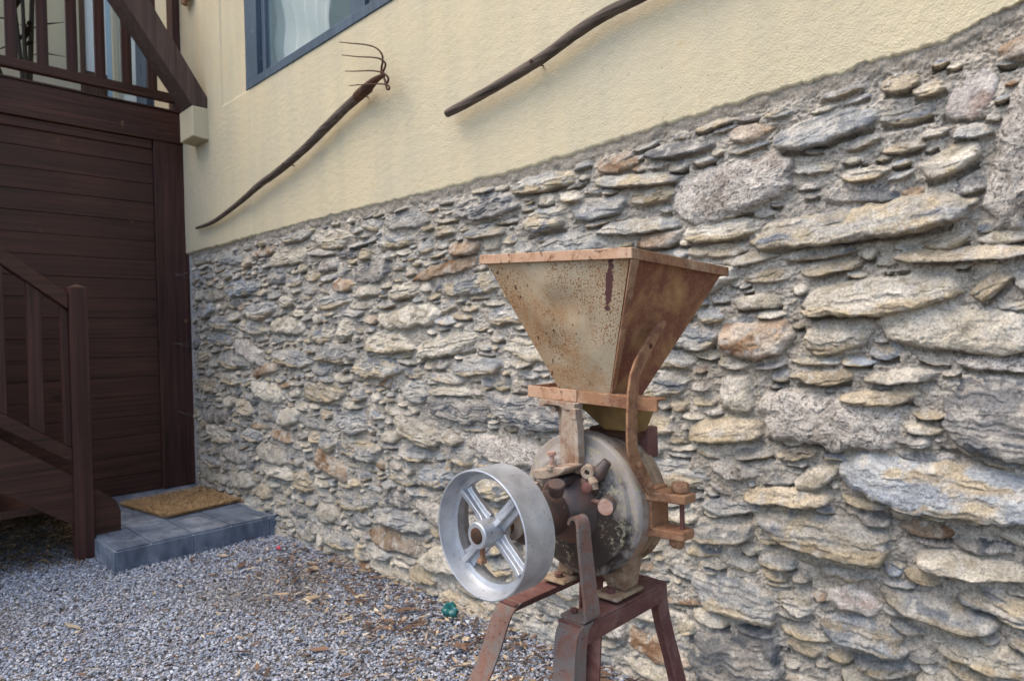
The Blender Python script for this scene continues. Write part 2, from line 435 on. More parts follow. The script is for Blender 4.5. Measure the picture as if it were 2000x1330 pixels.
STONES = [(-0.542, 1.452, 0.117, 0.034, 0.1, 0.03, 'g'), (-0.769, 1.355, 0.165, 0.073, 0.08, 0.03, 'q'), (-0.476, 1.23, 0.221, 0.04, 0.03, 0.05, 's'), (-0.278, 1.141, 0.122, 0.015, -0.05, 0.04, 't'), (-0.436, 1.068, 0.166, 0.04, 0.06, 0.04, 'c'), (-0.235, 1.075, 0.039, 0.019, 0.65, 0.03, 't'), (-0.529, 1.134, 0.07, 0.015, 0.16, 0.03, 't'), (-0.302, 1.33, 0.059, 0.03, 0.24, 0.04, 'c'), (-0.261, 1.466, 0.039, 0.053, -0.21, 0.015, 'w'), (-0.168, 1.341, 0.054, 0.162, -0.22, 0.04, 'q'), (-0.458, 1.334, 0.053, 0.018, -0.03, 0.03, 'c'), (-0.385, 1.373, 0.041, 0.013, -0.05, 0.03, 't'), (-0.385, 1.514, 0.034, 0.022, -0.13, 0.03, 't'), (-0.503, 1.525, 0.054, 0.014, 0.01, 0.025, 'g'), (-0.712, 1.481, 0.055, 0.025, -0.07, 0.025, 'r'), (-0.804, 1.254, 0.098, 0.031, -0.05, 0.03, 'c'), (-0.804, 1.203, 0.084, 0.019, -0.04, 0.025, 't'), (-0.706, 0.976, 0.093, 0.048, 0.03, 0.035, 'r'), (-0.524, 0.98, 0.074, 0.044, 0.05, 0.03, 'c'), (-0.292, 0.988, 0.14, 0.045, -0.07, 0.03, 'c'), (-0.438, 0.845, 0.085, 0.017, 0.08, 0.035, 't'), (-0.553, 0.886, 0.073, 0.019, 0.07, 0.035, 't'), (-0.392, 0.892, 0.073, 0.017, 0.1, 0.035, 'c'), (-0.762, 0.834, 0.05, 0.05, 0.07, 0.03, 'c'), (-0.551, 0.788, 0.154, 0.063, -0.07, 0.03, 'q'), (-0.229, 0.818, 0.091, 0.084, -0.12, 0.04, 'd'), (-0.794, 0.745, 0.106, 0.031, 0.11, 0.035, 't'), (-0.345, 0.815, 0.032, 0.012, 0.09, 0.03, 't'), (-0.353, 0.782, 0.035, 0.013, 0.04, 0.03, 'c'), (-0.324, 0.667, 0.205, 0.052, -0.02, 0.05, 'b'), (-0.647, 0.598, 0.1, 0.023, 0.11, 0.035, 't'), (-0.798, 0.548, 0.078, 0.023, 0.1, 0.03, 'g'), (-0.56, 0.524, 0.153, 0.046, -0.01, 0.04, 's'), (-0.814, 0.48, 0.093, 0.032, 0.17, 0.03, 'g'), (-0.348, 0.574, 0.052, 0.019, 0.01, 0.025, 'r'), (-0.272, 0.516, 0.088, 0.023, 0.03, 0.04, 'c'), (-0.511, 0.445, 0.059, 0.015, 0.02, 0.03, 'g'), (-0.786, 0.316, 0.115, 0.052, -0.0, 0.035, 'g'), (-0.624, 0.349, 0.044, 0.028, 0.03, 0.03, 'c'), (-0.502, 0.383, 0.056, 0.032, -0.05, 0.025, 'w'), (-0.339, 0.413, 0.107, 0.024, -0.12, 0.04, 's'), (-0.234, 0.452, 0.069, 0.023, -0.14, 0.04, 's'), (-0.477, 0.318, 0.092, 0.035, 0.01, 0.035, 'b'), (-0.251, 0.338, 0.084, 0.028, -0.01, 0.04, 'c'), (-0.778, 0.164, 0.122, 0.068, 0.19, 0.04, 'd'), (-0.67, 0.432, 0.054, 0.016, 0.07, 0.03, 'g'), (-0.357, 0.474, 0.037, 0.017, -0.11, 0.025, 't'), (-0.57, 0.655, 0.055, 0.025, 0.62, 0.035, 'c'), (-0.724, 0.692, 0.065, 0.016, 0.2, 0.025, 'g'), (-0.613, 0.704, 0.049, 0.015, 0.19, 0.03, 't'), (-1.053, 1.426, 0.153, 0.02, -0.14, 0.035, 's'), (-0.912, 1.483, 0.107, 0.02, -0.06, 0.03, 'd'), (-1.006, 1.376, 0.08, 0.028, -0.09, 0.03, 't'), (-1.186, 1.366, 0.1, 0.032, -0.02, 0.025, 'g'), (-1.036, 1.295, 0.136, 0.021, -0.05, 0.03, 's'), (-1.661, 1.354, 0.115, 0.019, -0.03, 0.03, 's'), (-2.374, 1.278, 0.152, 0.045, 0.01, 0.02, 'd'), (-2.12, 1.46, 0.15, 0.036, -0.07, 0.02, 'g'), (-3.078, 1.41, 0.197, 0.048, -0.02, 0.02, 'c'), (-1.78, 1.311, 0.088, 0.027, -0.03, 0.025, 'r'), (-1.111, 1.477, 0.075, 0.02, -0.02, 0.025, 'r'), (-1.732, 0.892, 0.147, 0.031, 0.05, 0.025, 'g'), (-1.118, 1.496, 0.063, 0.018, 0.01, 0.02, 'r'), (-1.28, 1.142, 0.05, 0.019, -0.01, 0.02, 'c'), (-0.773, 1.294, 0.068, 0.014, -0.01, 0.025, 'g'), (-0.19, 0.434, 0.047, 0.021, -0.08, 0.03, 'b'), (-0.699, 1.068, 0.064, 0.022, 0.05, 0.025, 'c'), (-0.666, 1.125, 0.069, 0.017, 0.06, 0.025, 't'), (-0.462, 1.404, 0.041, 0.014, 0.1, 0.025, 'g'), (-0.563, 1.366, 0.048, 0.013, -0.05, 0.025, 's'), (-0.758, 1.019, 0.047, 0.014, 0.13, 0.02, 'g'), (-0.656, 0.634, 0.05, 0.014, 0.2, 0.02, 'g'), (-0.434, 0.262, 0.064, 0.028, 0.15, 0.03, 'g'), (-0.463, 0.61, 0.054, 0.015, 0.0, 0.025, 's'), (-0.249, 0.558, 0.054, 0.017, 0.06, 0.025, 'd'), (-0.606, 0.246, 0.039, 0.022, 0.0, 0.025, 't')]
# fill the rest of the wall: seeds that grow until they touch their neighbours
cell = 0.006
ow, oh = int((XR - XL) / cell) + 40, int(1.72 / cell)
occ = np.zeros((oh, ow), bool)
def cells(s, grow=1.0, pad=0.0):
    cx, cz, a, b, an = s[:5]
    r = max(a, b) + .02
    j0 = max(0, int((cx - r - XL) / cell)); j1 = min(ow, int((cx + r - XL) / cell) + 2)
    i0 = max(0, int((cz - r + .06) / cell)); i1 = min(oh, int((cz + r + .06) / cell) + 2)
    jj, ii = np.meshgrid(np.arange(j0, j1), np.arange(i0, i1))
    dx = jj * cell + XL - cx; dz = ii * cell - .06 - cz
    u = (dx * math.cos(an) + dz * math.sin(an)) / (a + pad); v = (-dx * math.sin(an) + dz * math.cos(an)) / (b + pad)
    return (i0, i1, j0, j1), (np.abs(u) ** 2.4 + np.abs(v) ** 2.2) < 1
def free(s, pad):
    (i0, i1, j0, j1), m = cells(s, pad=pad)
    return not (occ[i0:i1, j0:j1] & m).any()
def put(s):
    (i0, i1, j0, j1), m = cells(s); occ[i0:i1, j0:j1] |= m
STONES = [(c_[0], c_[1], c_[3], c_[2], c_[4] + 1.5708, c_[5], c_[6]) if c_[3] > 1.5 * c_[2] else c_ for c_ in STONES]
for s in STONES: put(s)
rn = random.Random(5)
types = 'gggggccccctssssqbdrgcst'
fills = []
for tries, b0, a0 in ((260, .028, .085), (900, .020, .062), (3200, .013, .036), (7000, .0085, .02), (7000, .0055, .02)):
    for _ in range(tries):
        cx = rn.uniform(XL, XR); cz = rn.uniform(-.04, 1.535)
        tilt = rn.gauss(-.02, .08)
        b = b0 * rn.uniform(.75, 1.25); a = b * rn.uniform(1.6, 4.2)
        if rn.random() < .08: a = b * rn.uniform(1.0, 1.5)
        s = [cx, cz, a, b, tilt]
        if cz + b > float(edge_z(cx)) - .02: continue
        if not free(s, .002): continue
        for _g in range(7):           # grow sideways then upwards
            t = list(s); t[2] *= 1.15
            if t[2] < t[3] * (5.8 if cx > -1.3 else 8.5) and t[2] < (.15 if cx > -1.3 else .20) and free(t, .002): s = t
            t = list(s); t[3] *= 1.10
            if t[3] < .05 and t[3] < t[2] * .9 and t[1] + t[3] < float(edge_z(cx)) - .016 and free(t, .002): s = t
        tall = s[3] > .034
        pr = (.021 + .45 * s[3]) * rn.uniform(.55, 1.1)
        ty = rn.choice(types)
        fills.append((s[0], s[1], s[2], s[3], s[4], min(pr, .046), ty)); put(s)
ALL = list(STONES) + fills

PAL = {'g': ((.27, .275, .27), (.38, .36, .32), (.19, .20, .21)), 'q': ((.42, .39, .355), (.50, .47, .43), (.27, .24, .21)),
       's': ((.33, .325, .30), (.40, .345, .25), (.18, .195, .215)), 't': ((.38, .325, .235), (.46, .40, .31), (.25, .225, .18)),
       'c': ((.43, .395, .325), (.50, .47, .41), (.30, .27, .21)), 'b': ((.27, .295, .325), (.36, .375, .38), (.36, .31, .23)),
       'd': ((.17, .17, .17), (.31, .29, .26), (.10, .11, .125)), 'r': ((.33, .245, .17), (.42, .37, .31), (.20, .12, .07)),
       'w': ((.50, .455, .42), (.56, .52, .48), (.36, .28, .24))}
# mortar
H = .007 + .014 * (fbm(GX * 22, GZ * 22, 1, 3) - .5) + .009 * (fbm(GX * 75, GZ * 75, 2, 2) - .5) + .006 * (vn(GX * 230, GZ * 230, 4) - .5)
H = H.astype(np.float32)
n1 = fbm(GX * 9, GZ * 9, 8, 3)[..., None]; n2 = fbm(GX * 60, GZ * 60, 9, 3)[..., None]
TINT = np.array((.415, .385, .335)) * (.72 + .5 * n1) * (.70 + .62 * n2)
warm = np.clip((fbm(GX * 5, GZ * 7, 14, 3)[..., None] - .5) * 4, 0, 1)
TINT = TINT * (1 - warm * .5) + warm * .5 * np.array((.37, .32, .25)) * (.7 + .6 * n2)
speck = (vn(GX * 260, GZ * 260, 21) > .86)[..., None]
TINT = np.where(speck, TINT * .55, TINT).astype(np.float32)
BASE = np.full(H.shape, -1, np.float32)
for k, (cx, cz, a, b, an, pr, ty) in enumerate(ALL):
    r = max(a, b) * 1.25 + .012
    j0, j1 = np.searchsorted(xs, (cx - r, cx + r)); i0, i1 = np.searchsorted(zs, (cz - r, cz + r))
    if j1 - j0 < 2 or i1 - i0 < 2: continue
    sl = (slice(i0, i1), slice(j0, j1)); X = GX[sl] - cx; Z = GZ[sl] - cz
    ca, sa = math.cos(an), math.sin(an)
    u = X * ca + Z * sa; v = -X * sa + Z * ca
    wb = (.30 * b)
    v = v + (fbm(u * 22, v * 22, k, 3) - .5) * wb * 1.5 + (fbm(u * 90, v * 90, k + 5, 2) - .5) * .004
    u = u + (fbm(v * 30, u * 30, k + 3, 2) - .5) * a * .35
    rk = random.Random(k * 7 + 1)
    U = u / a; V = v / b
    poly = [(rk.uniform(0, 6.283), rk.uniform(.80, 1.06)) for _ in range(rk.choice((6, 7, 8, 9)))]
    slaty = ty in 'stbdg' or (ty in 'c' and rk.random() < .5)
    skew = rk.uniform(-.35, .35)
    V = V + skew * U * U * .6 - skew * .2
    p, q = (rk.uniform(1.7, 2.6), rk.uniform(1.8, 2.6)) if slaty else (rk.uniform(2.2, 3.4), rk.uniform(2.2, 3.2))
    rr = (np.abs(U) ** p + np.abs(V) ** q)
    big_ = a > .085 and k < len(STONES)
    if big_: rr = np.abs(U) ** rk.uniform(3.2, 4.5) + np.abs(V) ** rk.uniform(2.2, 3.0); pr = pr + .006
    pr_ = np.zeros_like(U)
    for an_, d_ in poly: pr_ = np.maximum(pr_, (U * math.cos(an_) + V * math.sin(an_)) / d_)
    rr = np.maximum(.75 * rr + .25 * pr_ ** 2, rr * .8) if big_ else np.maximum(.35 * rr + .65 * pr_ ** 2, rr * .8)
    inside = rr < 1
    n = 3.0 if slaty else 2.0
    dome = np.clip(1 - rr ** n, 0, 1) ** .42
    sb = np.clip((1 - V) / 2, 0, 1)
    lip = (.30 + .85 * sb ** .8) if slaty else (.5 + .6 * sb ** .8)           # the lower edge stands proud, the top runs back under the mortar
    lip = lip + rk.uniform(-.25, .25) * U
    h = pr * dome * lip
    ph = rk.uniform(0, 9)
    if slaty:
        w = v + rk.uniform(-.12, .12) * u
        lay = fbm(u * 16 + ph, w * 120, k + 2, 3)
        chip = np.floor(3.2 * fbm(u * 13 + ph, w * 55, k + 12, 3)) / 3.2
        h = h + inside * (min(pr, .035) * .24 * (lay - .5) + min(pr, .032) * (.20 if big_ else .46) * (chip - .45)) * dome
    else:
        lay = fbm(u * (60 if ty == 'q' else 38) + ph, v * (60 if ty == 'q' else 38), k + 2, 4)
        h = h + inside * pr * (.26 if ty == 'q' else .42) * (lay - .5) * dome
    h = h + inside * .0035 * (fbm(u * 150, v * 170, k + 6, 2) - .5)
    h = np.where(inside, h, -1) - .002
    c1, c2, c3 = (np.array(c) for c in PAL[ty])
    tone = rk.uniform(.78, 1.15)
    m1 = np.clip((fbm(u * 14 + ph, v * (34 if slaty else 16), k + 4, 3) - .40) * 3.2, 0, 1)[..., None]
    m2 = np.clip((fbm(u * 17 + ph, v * (50 if slaty else 20), k + 8, 3) - .56) * 6, 0, 1)[..., None]
    col = (c1 * (1 - m1) + c2 * m1); col = col * (1 - m2) + c3 * m2
    if slaty and rk.random() < .6 and ty != 'd':      # ochre mixed into the colour towards the lower face of some slabs
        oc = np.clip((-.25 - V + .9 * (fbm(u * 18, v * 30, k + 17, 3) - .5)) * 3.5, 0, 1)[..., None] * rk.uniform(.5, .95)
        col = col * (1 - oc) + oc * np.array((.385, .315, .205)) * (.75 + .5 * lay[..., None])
    if ty == 'q': col = np.where((vn(u * 330, v * 330, k) > .74)[..., None], col * .38, col)
    col = col * (tone * (.78 + .44 * lay[..., None]))
    ms = np.clip((fbm(GX[sl] * 40, GZ[sl] * 40, k + 31, 3) - .62) * 8, 0, .65)[..., None]      # smears of mortar on the faces
    col = col * (1 - ms) + ms * np.array((.44, .42, .38)) * (.8 + .4 * lay[..., None])
    cur = H[sl]; up = h > cur
    # small hollow below each stone where the pointing has fallen away
    ang = np.clip(1 - np.abs(V + 1.12) * b / .010, 0, 1) * (np.abs(U) < .85) * rk.choice([.003, .009, .016, .024])
    cur = cur - ang * (BASE[sl] < 0)
    H[sl] = np.where(up, h, cur); BASE[sl] = np.where(up, 1, BASE[sl])
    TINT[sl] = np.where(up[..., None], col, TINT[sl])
# foot of the wall: mortar spread and dust; mortar band right below the render
foot = np.clip((.22 - GZ) / .22, 0, 1); H += foot * .018
band = np.clip(1 - np.abs(GZ - (edge_z(GX[0])[None, :] - .004)) / .024, 0, 1)
bh = .010 + .010 * (fbm(GX * 45, GZ * 45, 40, 3) - .5)
bm_ = np.clip(band * 1.8, 0, 1)
H = H * (1 - bm_) + np.maximum(H * .6, bh) * bm_
bt = (np.array((.27, .245, .205)) * (.6 + .75 * fbm(GX * 50, GZ * 50, 41, 3)[..., None]))
TINT = TINT * (1 - bm_[..., None] * .85) + bt * bm_[..., None] * .85
edge_ = np.clip((GX + 4.355 + .016 * (fbm(GZ * 9, GZ * 0, 61, 2) - .5)) / .045, 0, 1)        # plain mortar fillet in the corner
H = H * edge_ + .004 * (1 - edge_)
TINT = TINT * edge_[..., None] + (1 - edge_[..., None]) * np.array((.40, .395, .385)) * (.8 + .4 * fbm(GX * 40, GZ * 40, 62, 3)[..., None])
H = np.clip(H, -.03, .075)
Yw = WY - H
Zw = GZ - np.clip(H, 0, 1) * .20                     # faces lean out a little over the joints
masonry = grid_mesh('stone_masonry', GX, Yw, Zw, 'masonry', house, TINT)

# cream render
pxs = np.array(sorted(set(list(np.round(xs[xs < .1][::2], 4)) + list(np.arange(.1, 5.9, .03).round(4)) + [-3.787, -3.785, -3.485, -1.16])))
rows = 300
zt = np.concatenate([np.linspace(0, 1, 240) ** 1.0 * 1.0, []])
top = 3.3
lo = edge_z(pxs)
t = np.linspace(0, 1, 12)
Zr = []
for q in (0., .0, .0):
    Zr.append(lo)
Zr = [lo]
zz = np.concatenate([np.arange(1.62, 2.33, .006), [2.33], np.arange(2.336, 3.3, .012), [3.3]])
s_ = np.linspace(0, 1, 16)[1:-1]
for q in s_: Zr.append(lo + (1.62 - lo) * q)
for q in zz: Zr.append(np.full(len(pxs), q))
PZ = np.array(Zr); PX = np.tile(pxs, (len(Zr), 1))
PY = WY - .016 - .0022 * (fbm(PX * 90, PZ * 90, 50, 2) - .5) - .003 * (fbm(PX * 4, PZ * 4, 51, 2) - .5)
PY[0] = WY - .002; PY[1] -= -.006
PY = PY - .007 * ((PX < -3.786) | ((PZ < 2.327) & (PX < -3.45)))
PX2 = np.vstack([PX[:1], PX]); PZ2 = np.vstack([PZ[:1], PZ]); PY2 = np.vstack([np.full((1, len(pxs)), WY + .03), PY])
cx_ = (pxs[:-1] + pxs[1:]) / 2; cz_ = (PZ2[:-1] + PZ2[1:]) / 2
cz_ = (cz_[:, :-1] + cz_[:, 1:]) / 2
keep = ~((cx_[None, :] > -3.485) & (cx_[None, :] < -1.16) & (cz_ > 2.33))
grid_mesh('render_coat', PX2, PY2, PZ2, 'plaster', house, None, keep)
b = MB()
b.box((-4.38, WY - .011, 2.32), (-3.476, WY + .25, 3.32)); b.box((-1.476, WY, 2.32), (-1.15, WY + .25, 3.32))      # window surround, set back
b.box((-4.39, WY - .012, 3.299), (5.9, WY + .25, 5.6)); b.box((1.25, WY - .01, -.05), (5.9, WY + .2, 1.65))
b.box((-4.39, WY + .04, -.05), (5.9, WY + .25, 2.31))
b.build('wall_core', 'plaster', house, smooth=0)
b = MB().hexa([(-4.18, 1.487, 2.185), (-3.98, 1.487, 2.185), (-3.98, 1.60, 2.175), (-4.18, 1.60, 2.175)],
              [(-4.18, 1.487, 2.362), (-3.98, 1.487, 2.362), (-3.98, 1.60, 2.362), (-4.18, 1.60, 2.362)])
b.build('corbel', 'plaster', house, bevel=.008)
# window
b = MB()
b.box((-3.476, WY - .022, 2.328), (-1.476, WY + .07, 2.372)); b.box((-3.476, WY - .022, 3.2), (-1.476, WY + .07, 3.30))
b.box((-3.476, WY - .020, 2.3725), (-3.34, WY + .07, 3.1995)); b.box((-1.57, WY - .020, 2.3725), (-1.476, WY + .07, 3.1995))
b.box((-2.47, WY - .010, 2.3725), (-2.36, WY + .055, 3.1995))
for x0, x1 in ((-3.338, -2.472), (-2.358, -1.572)):
    b.box((x0, WY + .005, 2.3745), (x1, WY + .05, 2.395)); b.box((x0, WY + .007, 2.395), (x0 + .04, WY + .048, 3.198)); b.box((x1 - .03, WY + .007, 2.395), (x1, WY + .048, 3.198))
win = b.build('window', 'bluewood', house, bevel=.003)
MB().box((-3.34, WY + .028, 2.39), (-2.46, WY + .032, 3.2)).box((-2.36, WY + .028, 2.39), (-1.57, WY + .032, 3.2)).build('pane', 'glass', win, smooth=0)
def curtain(x0, x1, y, z0, z1, parent, folds=14, amp=.03, name='curtain', mat='curtain'):
    n = 160; xx = np.linspace(x0, x1, n); zz = np.linspace(z0, z1, 30)
    X, Z = np.meshgrid(xx, zz)
    Y = y + amp * np.sin((X - x0) / (x1 - x0) * folds * 6.28 + 1.5 * np.sin(X * 9)) * (.7 + .3 * np.sin(Z * 5)) + .01 * np.sin(Z * 19 + X * 13)
    return grid_mesh(name, X, Y, Z, mat, parent)
curtain(-3.43, -2.84, WY + .13, 2.36, 3.25, win, 6)
curtain(-2.56, -2.42, WY + .13, 2.36, 3.25, win, 2)
b = MB(); b.box((-3.5, WY + .9, 2.2), (-1.45, WY + .95, 3.4)); b.box((-3.52, WY + .24, 2.2), (-3.48, WY + .9, 3.4)); b.box((-1.47, WY + .24, 2.2), (-1.43, WY + .9, 3.4)); b.box((-3.5, WY + .2, 2.2), (-1.45, WY + .95, 2.3)); b.box((-3.5, WY + .24, 3.35), (-1.45, WY + .95, 3.4))
b.build('room_interior', 'room', win, smooth=0)

# ============================================================ TIMBER WALL UNDER THE BALCONY
TX = -4.38
tw = thing('timber_wall', (TX, .2, 0), 'dark stained board wall under the balcony, at right angles to the stone wall', 'timber wall')
b = MB(); z = 2.083 + .117 * 2; r_ = random.Random(3)
while z > .10:
    z0 = max(z - .117, .095); dx = r_.uniform(-.0015, .0015)
    b.box((TX - .06, -2.6, z0 + .0030), (TX - .032 + dx, 1.405, z - .0005)); b.box((TX - .062, -2.6, z0 - .001), (TX - .042, 1.405, z0 + .0045))
    z -= .117
b.build('cladding', 'timber_h', tw, bevel=.0012)
MB().box((TX - .10, 1.405, .098), (TX - .008, 1.615, 2.2345)).build('corner_post', 'timber_v', tw, bevel=.004)
MB().box((TX - .12, -2.6, 2.235), (TX + .004, 1.592, 2.425)).box((TX - .12, -2.6, 2.18), (TX - .016, 1.40, 2.234)).build('beam', 'timber_h', tw, bevel=.005)
MB().box((TX - .20, -2.6, 0), (TX + .02, 1.0, .094)).build('footing', 'concrete', tw, bevel=.006)
wb_ = MB(); r_ = random.Random(9)
for z0 in (.56, .99, 1.42):
    y = r_.uniform(1.50, 1.53)
    for k in range(3):
        y2 = 1.585; zz_ = z0 + r_.uniform(-.03, .03)
        wb_.tube([(TX - .004, y + r_.uniform(-.03, .02), z0 + r_.uniform(-.01, .01)), (TX + .004, (y + y2) / 2, (z0 + zz_) / 2 - .008), (TX - .003, y2, zz_)], .0004, 4)
wb_.build('cobweb', 'web', tw, smooth=0)

# balcony
bal = thing('balcony', (TX, .4, 2.43), 'dark brown wooden balcony with a baluster railing above the board wall', 'balcony')
MB().box((TX - 1.65, -2.6, 2.426), (TX + .012, 1.56, 2.436)).build('deck', 'timber_h', bal)
MB().box((TX - .045, -2.6, 2.49), (TX, 1.53, 2.543)).build('bottom_rail', 'timber_h', bal, bevel=.003)
MB().box((TX - .055, -2.6, 3.36), (TX + .01, 1.53, 3.41)).build('top_rail', 'timber_h', bal, bevel=.003)
MB().box((TX - .10, 1.532, 2.4365), (TX - .002, 1.597, 4.6)).build('post', 'timber_v', bal, bevel=.003)
y = 1.413; first = None
while y > -2.5:
    if first is None:
        first = MB().box((TX - .035, 1.387, 2.5435), (TX - .008, 1.439, 3.3595)).build('baluster', 'timber_v', bal, bevel=.003)
    else:
        o = first.copy(); C.objects.link(o); o.parent = bal; o.location = (0, y - 1.413, 0)
    y -= .1395
b = MB()
A0, A1, B0, B1 = (1.490, 2.3625), (1.592, 2.3625), (.45, 3.83), (.58, 3.98)
b.prism([A0, A1, (1.597, 2.40), B1, B0], 0, -4.155, -3.985)
b.build('brace', 'timber_brace', bal, bevel=.006)
# back of the balcony
bw = thing('balcony_rear_wall', (-6.0, .6, 2.43), 'cream house front behind the balcony with a wooden door', 'house wall')
MB().box((-6.2, -2.6, 2.43), (-6.0, 1.41, 5.6)).box((-6.2, 1.61, 2.43), (-6.0, 1.63, 5.6)).build('wall', 'plaster', bw)
dr = MB().box((-6.05, 1.412, 2.44), (-5.985, 1.447, 4.5)).box((-6.05, 1.447, 2.44), (-5.995, 1.608, 3.14)).box((-6.05, 1.447, 4.3), (-5.995, 1.608, 4.5)).build('door', 'doorwood', bw, bevel=.003)
b = MB()
for k in range(6): b.box((-5.995, 1.45 + k * .026, 2.5), (-5.990, 1.47 + k * .026, 3.12))
b.build('door_panel', 'doorwood', dr)
MB().box((-6.02, 1.447, 3.14), (-6.01, 1.608, 4.3)).build('door_pane', 'curtain', dr)
sw = thing('balcony_side_wall', (-5.2, 1.62, 2.43), 'cream wall beside the balcony with a blue framed glass door', 'house wall')
MB().box((-4.95, 1.6, 2.44), (-4.39, 1.8, 5.6)).box((-6.0, 1.6, 2.44), (-5.97, 1.8, 5.6)).box((-5.849, 1.59, 2.521), (-5.80, 1.8, 4.6)).box((-5.97, 1.6, 4.6), (-4.95, 1.8, 5.6)).build('wall', 'plaster', sw)
d2 = MB().box((-5.965, 1.585, 2.44), (-5.85, 1.64, 4.6)).build('glass_door', 'lightblue', sw, bevel=.003)
MB().box((-5.26, 1.58, 2.44), (-5.04, 1.64, 4.6)).box((-5.80, 1.59, 2.44), (-5.26, 1.64, 2.52)).build('door_frame', 'bluewood', d2, bevel=.003)
MB().box((-5.80, 1.62, 2.52), (-5.26, 1.625, 4.6)).box((-5.04, 1.62, 2.44), (-4.95, 1.625, 4.6)).build('door_pane', 'glass', d2, smooth=0)
curtain(-5.8, -5.28, 1.68, 2.45, 4.6, d2, 5, .02, 'curtain')
MB().box((-6.0, 1.9, 2.43), (-4.9, 1.95, 4.7)).build('room_interior', 'plaster', d2, smooth=0)
# plant and chair on the balcony
pl = thing('potted_plant', (-5.3, .94, 2.43), 'dark slender stems of a potted plant standing behind the balcony railing', 'plant')
MB().lathe((-5.3, .94, 2.436), [(0, .09), (.02, .10), (.2, .13), (.22, .14), (.22, .12), (.18, .11)], (0, 0, 1), 28).build('pot', 'rust_orange', pl)
b = MB(); r_ = random.Random(2)
for k in range(5):
    a = r_.uniform(0, 6.28); rad = .02
    p = [Vector((-5.3 + rad * math.cos(a), .94 + rad * math.sin(a), 2.62))]
    for j in range(5): p.append(p[-1] + Vector((math.cos(a) * .012, math.sin(a) * .014, .17)))
    b.tube(p, [.015, .013, .012, .010, .009, .007], 6)
b.build('stem', 'stem_dark', pl)
b = MB()
for k in range(22):
    a = r_.uniform(0, 6.28); L = r_.uniform(.14, .3); z0 = r_.uniform(2.85, 3.6); el = r_.uniform(-.3, .7)
    d = Vector((math.cos(a), math.sin(a), el)).normalized(); sd_ = Vector((-math.sin(a), math.cos(a), 0))
    p = Vector((-5.3, .94, z0)); w = .016
    b.add([p, p + d * L * .4 + sd_ * w, p + d * L + Vector((0, 0, -.06)), p + d * L * .4 - sd_ * w], [(0, 1, 2, 3)])
b.build('leaf', 'stem_dark', pl)
ch = thing('garden_chair', (-5.0, .60, 2.43), 'black folding chair frame at the left end behind the railing', 'chair')
MB().tube([(-5.0, .78, 2.44), (-4.95, .62, 2.95), (-4.93, .56, 3.3)], .014, 8).build('leg', 'stem_dark', ch)
MB().tube([(-4.7, .74, 2.44), (-4.68, .58, 2.95), (-4.66, .52, 3.3)], .014, 8).build('leg', 'stem_dark', ch)
MB().box((-5.0, .22, 2.86), (-4.65, .64, 2.88)).build('seat', 'stem_dark', ch, bevel=.004)
MB().box((-4.95, .53, 3.05), (-4.66, .545, 3.28)).build('backrest', 'stem_dark', ch, bevel=.004)
MB().tube([(-4.98, .24, 2.44), (-4.98, .3, 2.86)], .014, 8).build('leg', 'stem_dark', ch)
MB().tube([(-4.68, .24, 2.44), (-4.68, .3, 2.86)], .014, 8).build('leg', 'stem_dark', ch)

# ============================================================ STAIRCASE
SX = -3.58
st = thing('staircase', (-3.6, .8, 0), 'dark brown wooden outdoor staircase rising left along the board wall', 'staircase')
yend = -1.7
b = MB()
b.box((SX - .07, .768, -.03), (SX, .842, 1.262))
b.add([(SX - .07, .768, 1.2625), (SX, .768, 1.2625), (SX, .842, 1.2625), (SX - .07, .842, 1.2625), (SX - .035, .805, 1.28)], [(0, 1, 4), (1, 2, 4), (2, 3, 4), (3, 0, 4), (0, 3, 2, 1)])
b.build('newel_post', 'timber_v', st, bevel=.003)
def sl(y0, z0, y1, z1, slope=-.775): return z0 + slope * (y1 - y0)
def incl(zt_at, zb_at, y0, y1, x0, x1, slope):
    """bar following the slope: (y, z) top and bottom anchors"""
    (ya, za), (yb, zb) = zt_at, zb_at
    return MB().prism([(y0, zb + slope * (y0 - yb)), (y1, zb + slope * (y1 - yb)), (y1, za + slope * (y1 - ya)), (y0, za + slope * (y0 - ya))], 0, x0, x1)
incl((.52, 1.428), (.518, 1.357), yend, .7675, SX - .065, SX - .005, -.795).build('handrail', 'timber_h', st, bevel=.006)
incl((.502, .714), (.5, .648), yend, .7675, SX - .055, SX - .015, -.735).build('lower_rail', 'timber_h', st, bevel=.003)
b = MB().prism([(yend, .362 - .75 * (yend - .493)), (.761, .162), (.86, .0905), (.96, .0905), (.962, .19), (.940, .245), (.855, .317), (.767, .393), (yend, .60 - .772 * (yend - .499))], 0, SX - .066, SX - .028)
b.build('stringer', 'timber_h', st, bevel=.003)
b = MB().prism([(yend, .362 - .75 * (yend - .493)), (.761, .162), (.86, .0905), (.96, .0905), (.962, .19), (.855, .317), (yend, .60 - .772 * (yend - .499))], 0, TX - .03, TX + .005)
b.build('stringer', 'timber_h', st, bevel=.003)
y = .637; first = None; k = 0
while y > yend + .1:
    zt_ = 1.357 - .795 * (y - .518) - .002; zb_ = .714 - .735 * (y - .502) + .002
    MB().prism([(y - .027, zb_ + .735 * .027), (y + .027, zb_ - .735 * .027), (y + .027, zt_ - .795 * .027), (y - .027, zt_ + .795 * .027)], 0, SX - .048, SX - .020).build('baluster', 'timber_v', st, bevel=.002)
    y -= .134
MB().prism([(.738, .545), (.7675, .52), (.7675, 1.15), (.738, 1.18)], 0, SX - .06, SX - .03).build('baluster', 'timber_v', st, bevel=.002)
y = .74; z = .27
while y > yend:
    MB().box((TX + .006, y - .24, z - .035), (SX - .067, y, z)).build('tread', 'timber_h', st, bevel=.003)
    y -= .235; z += .181

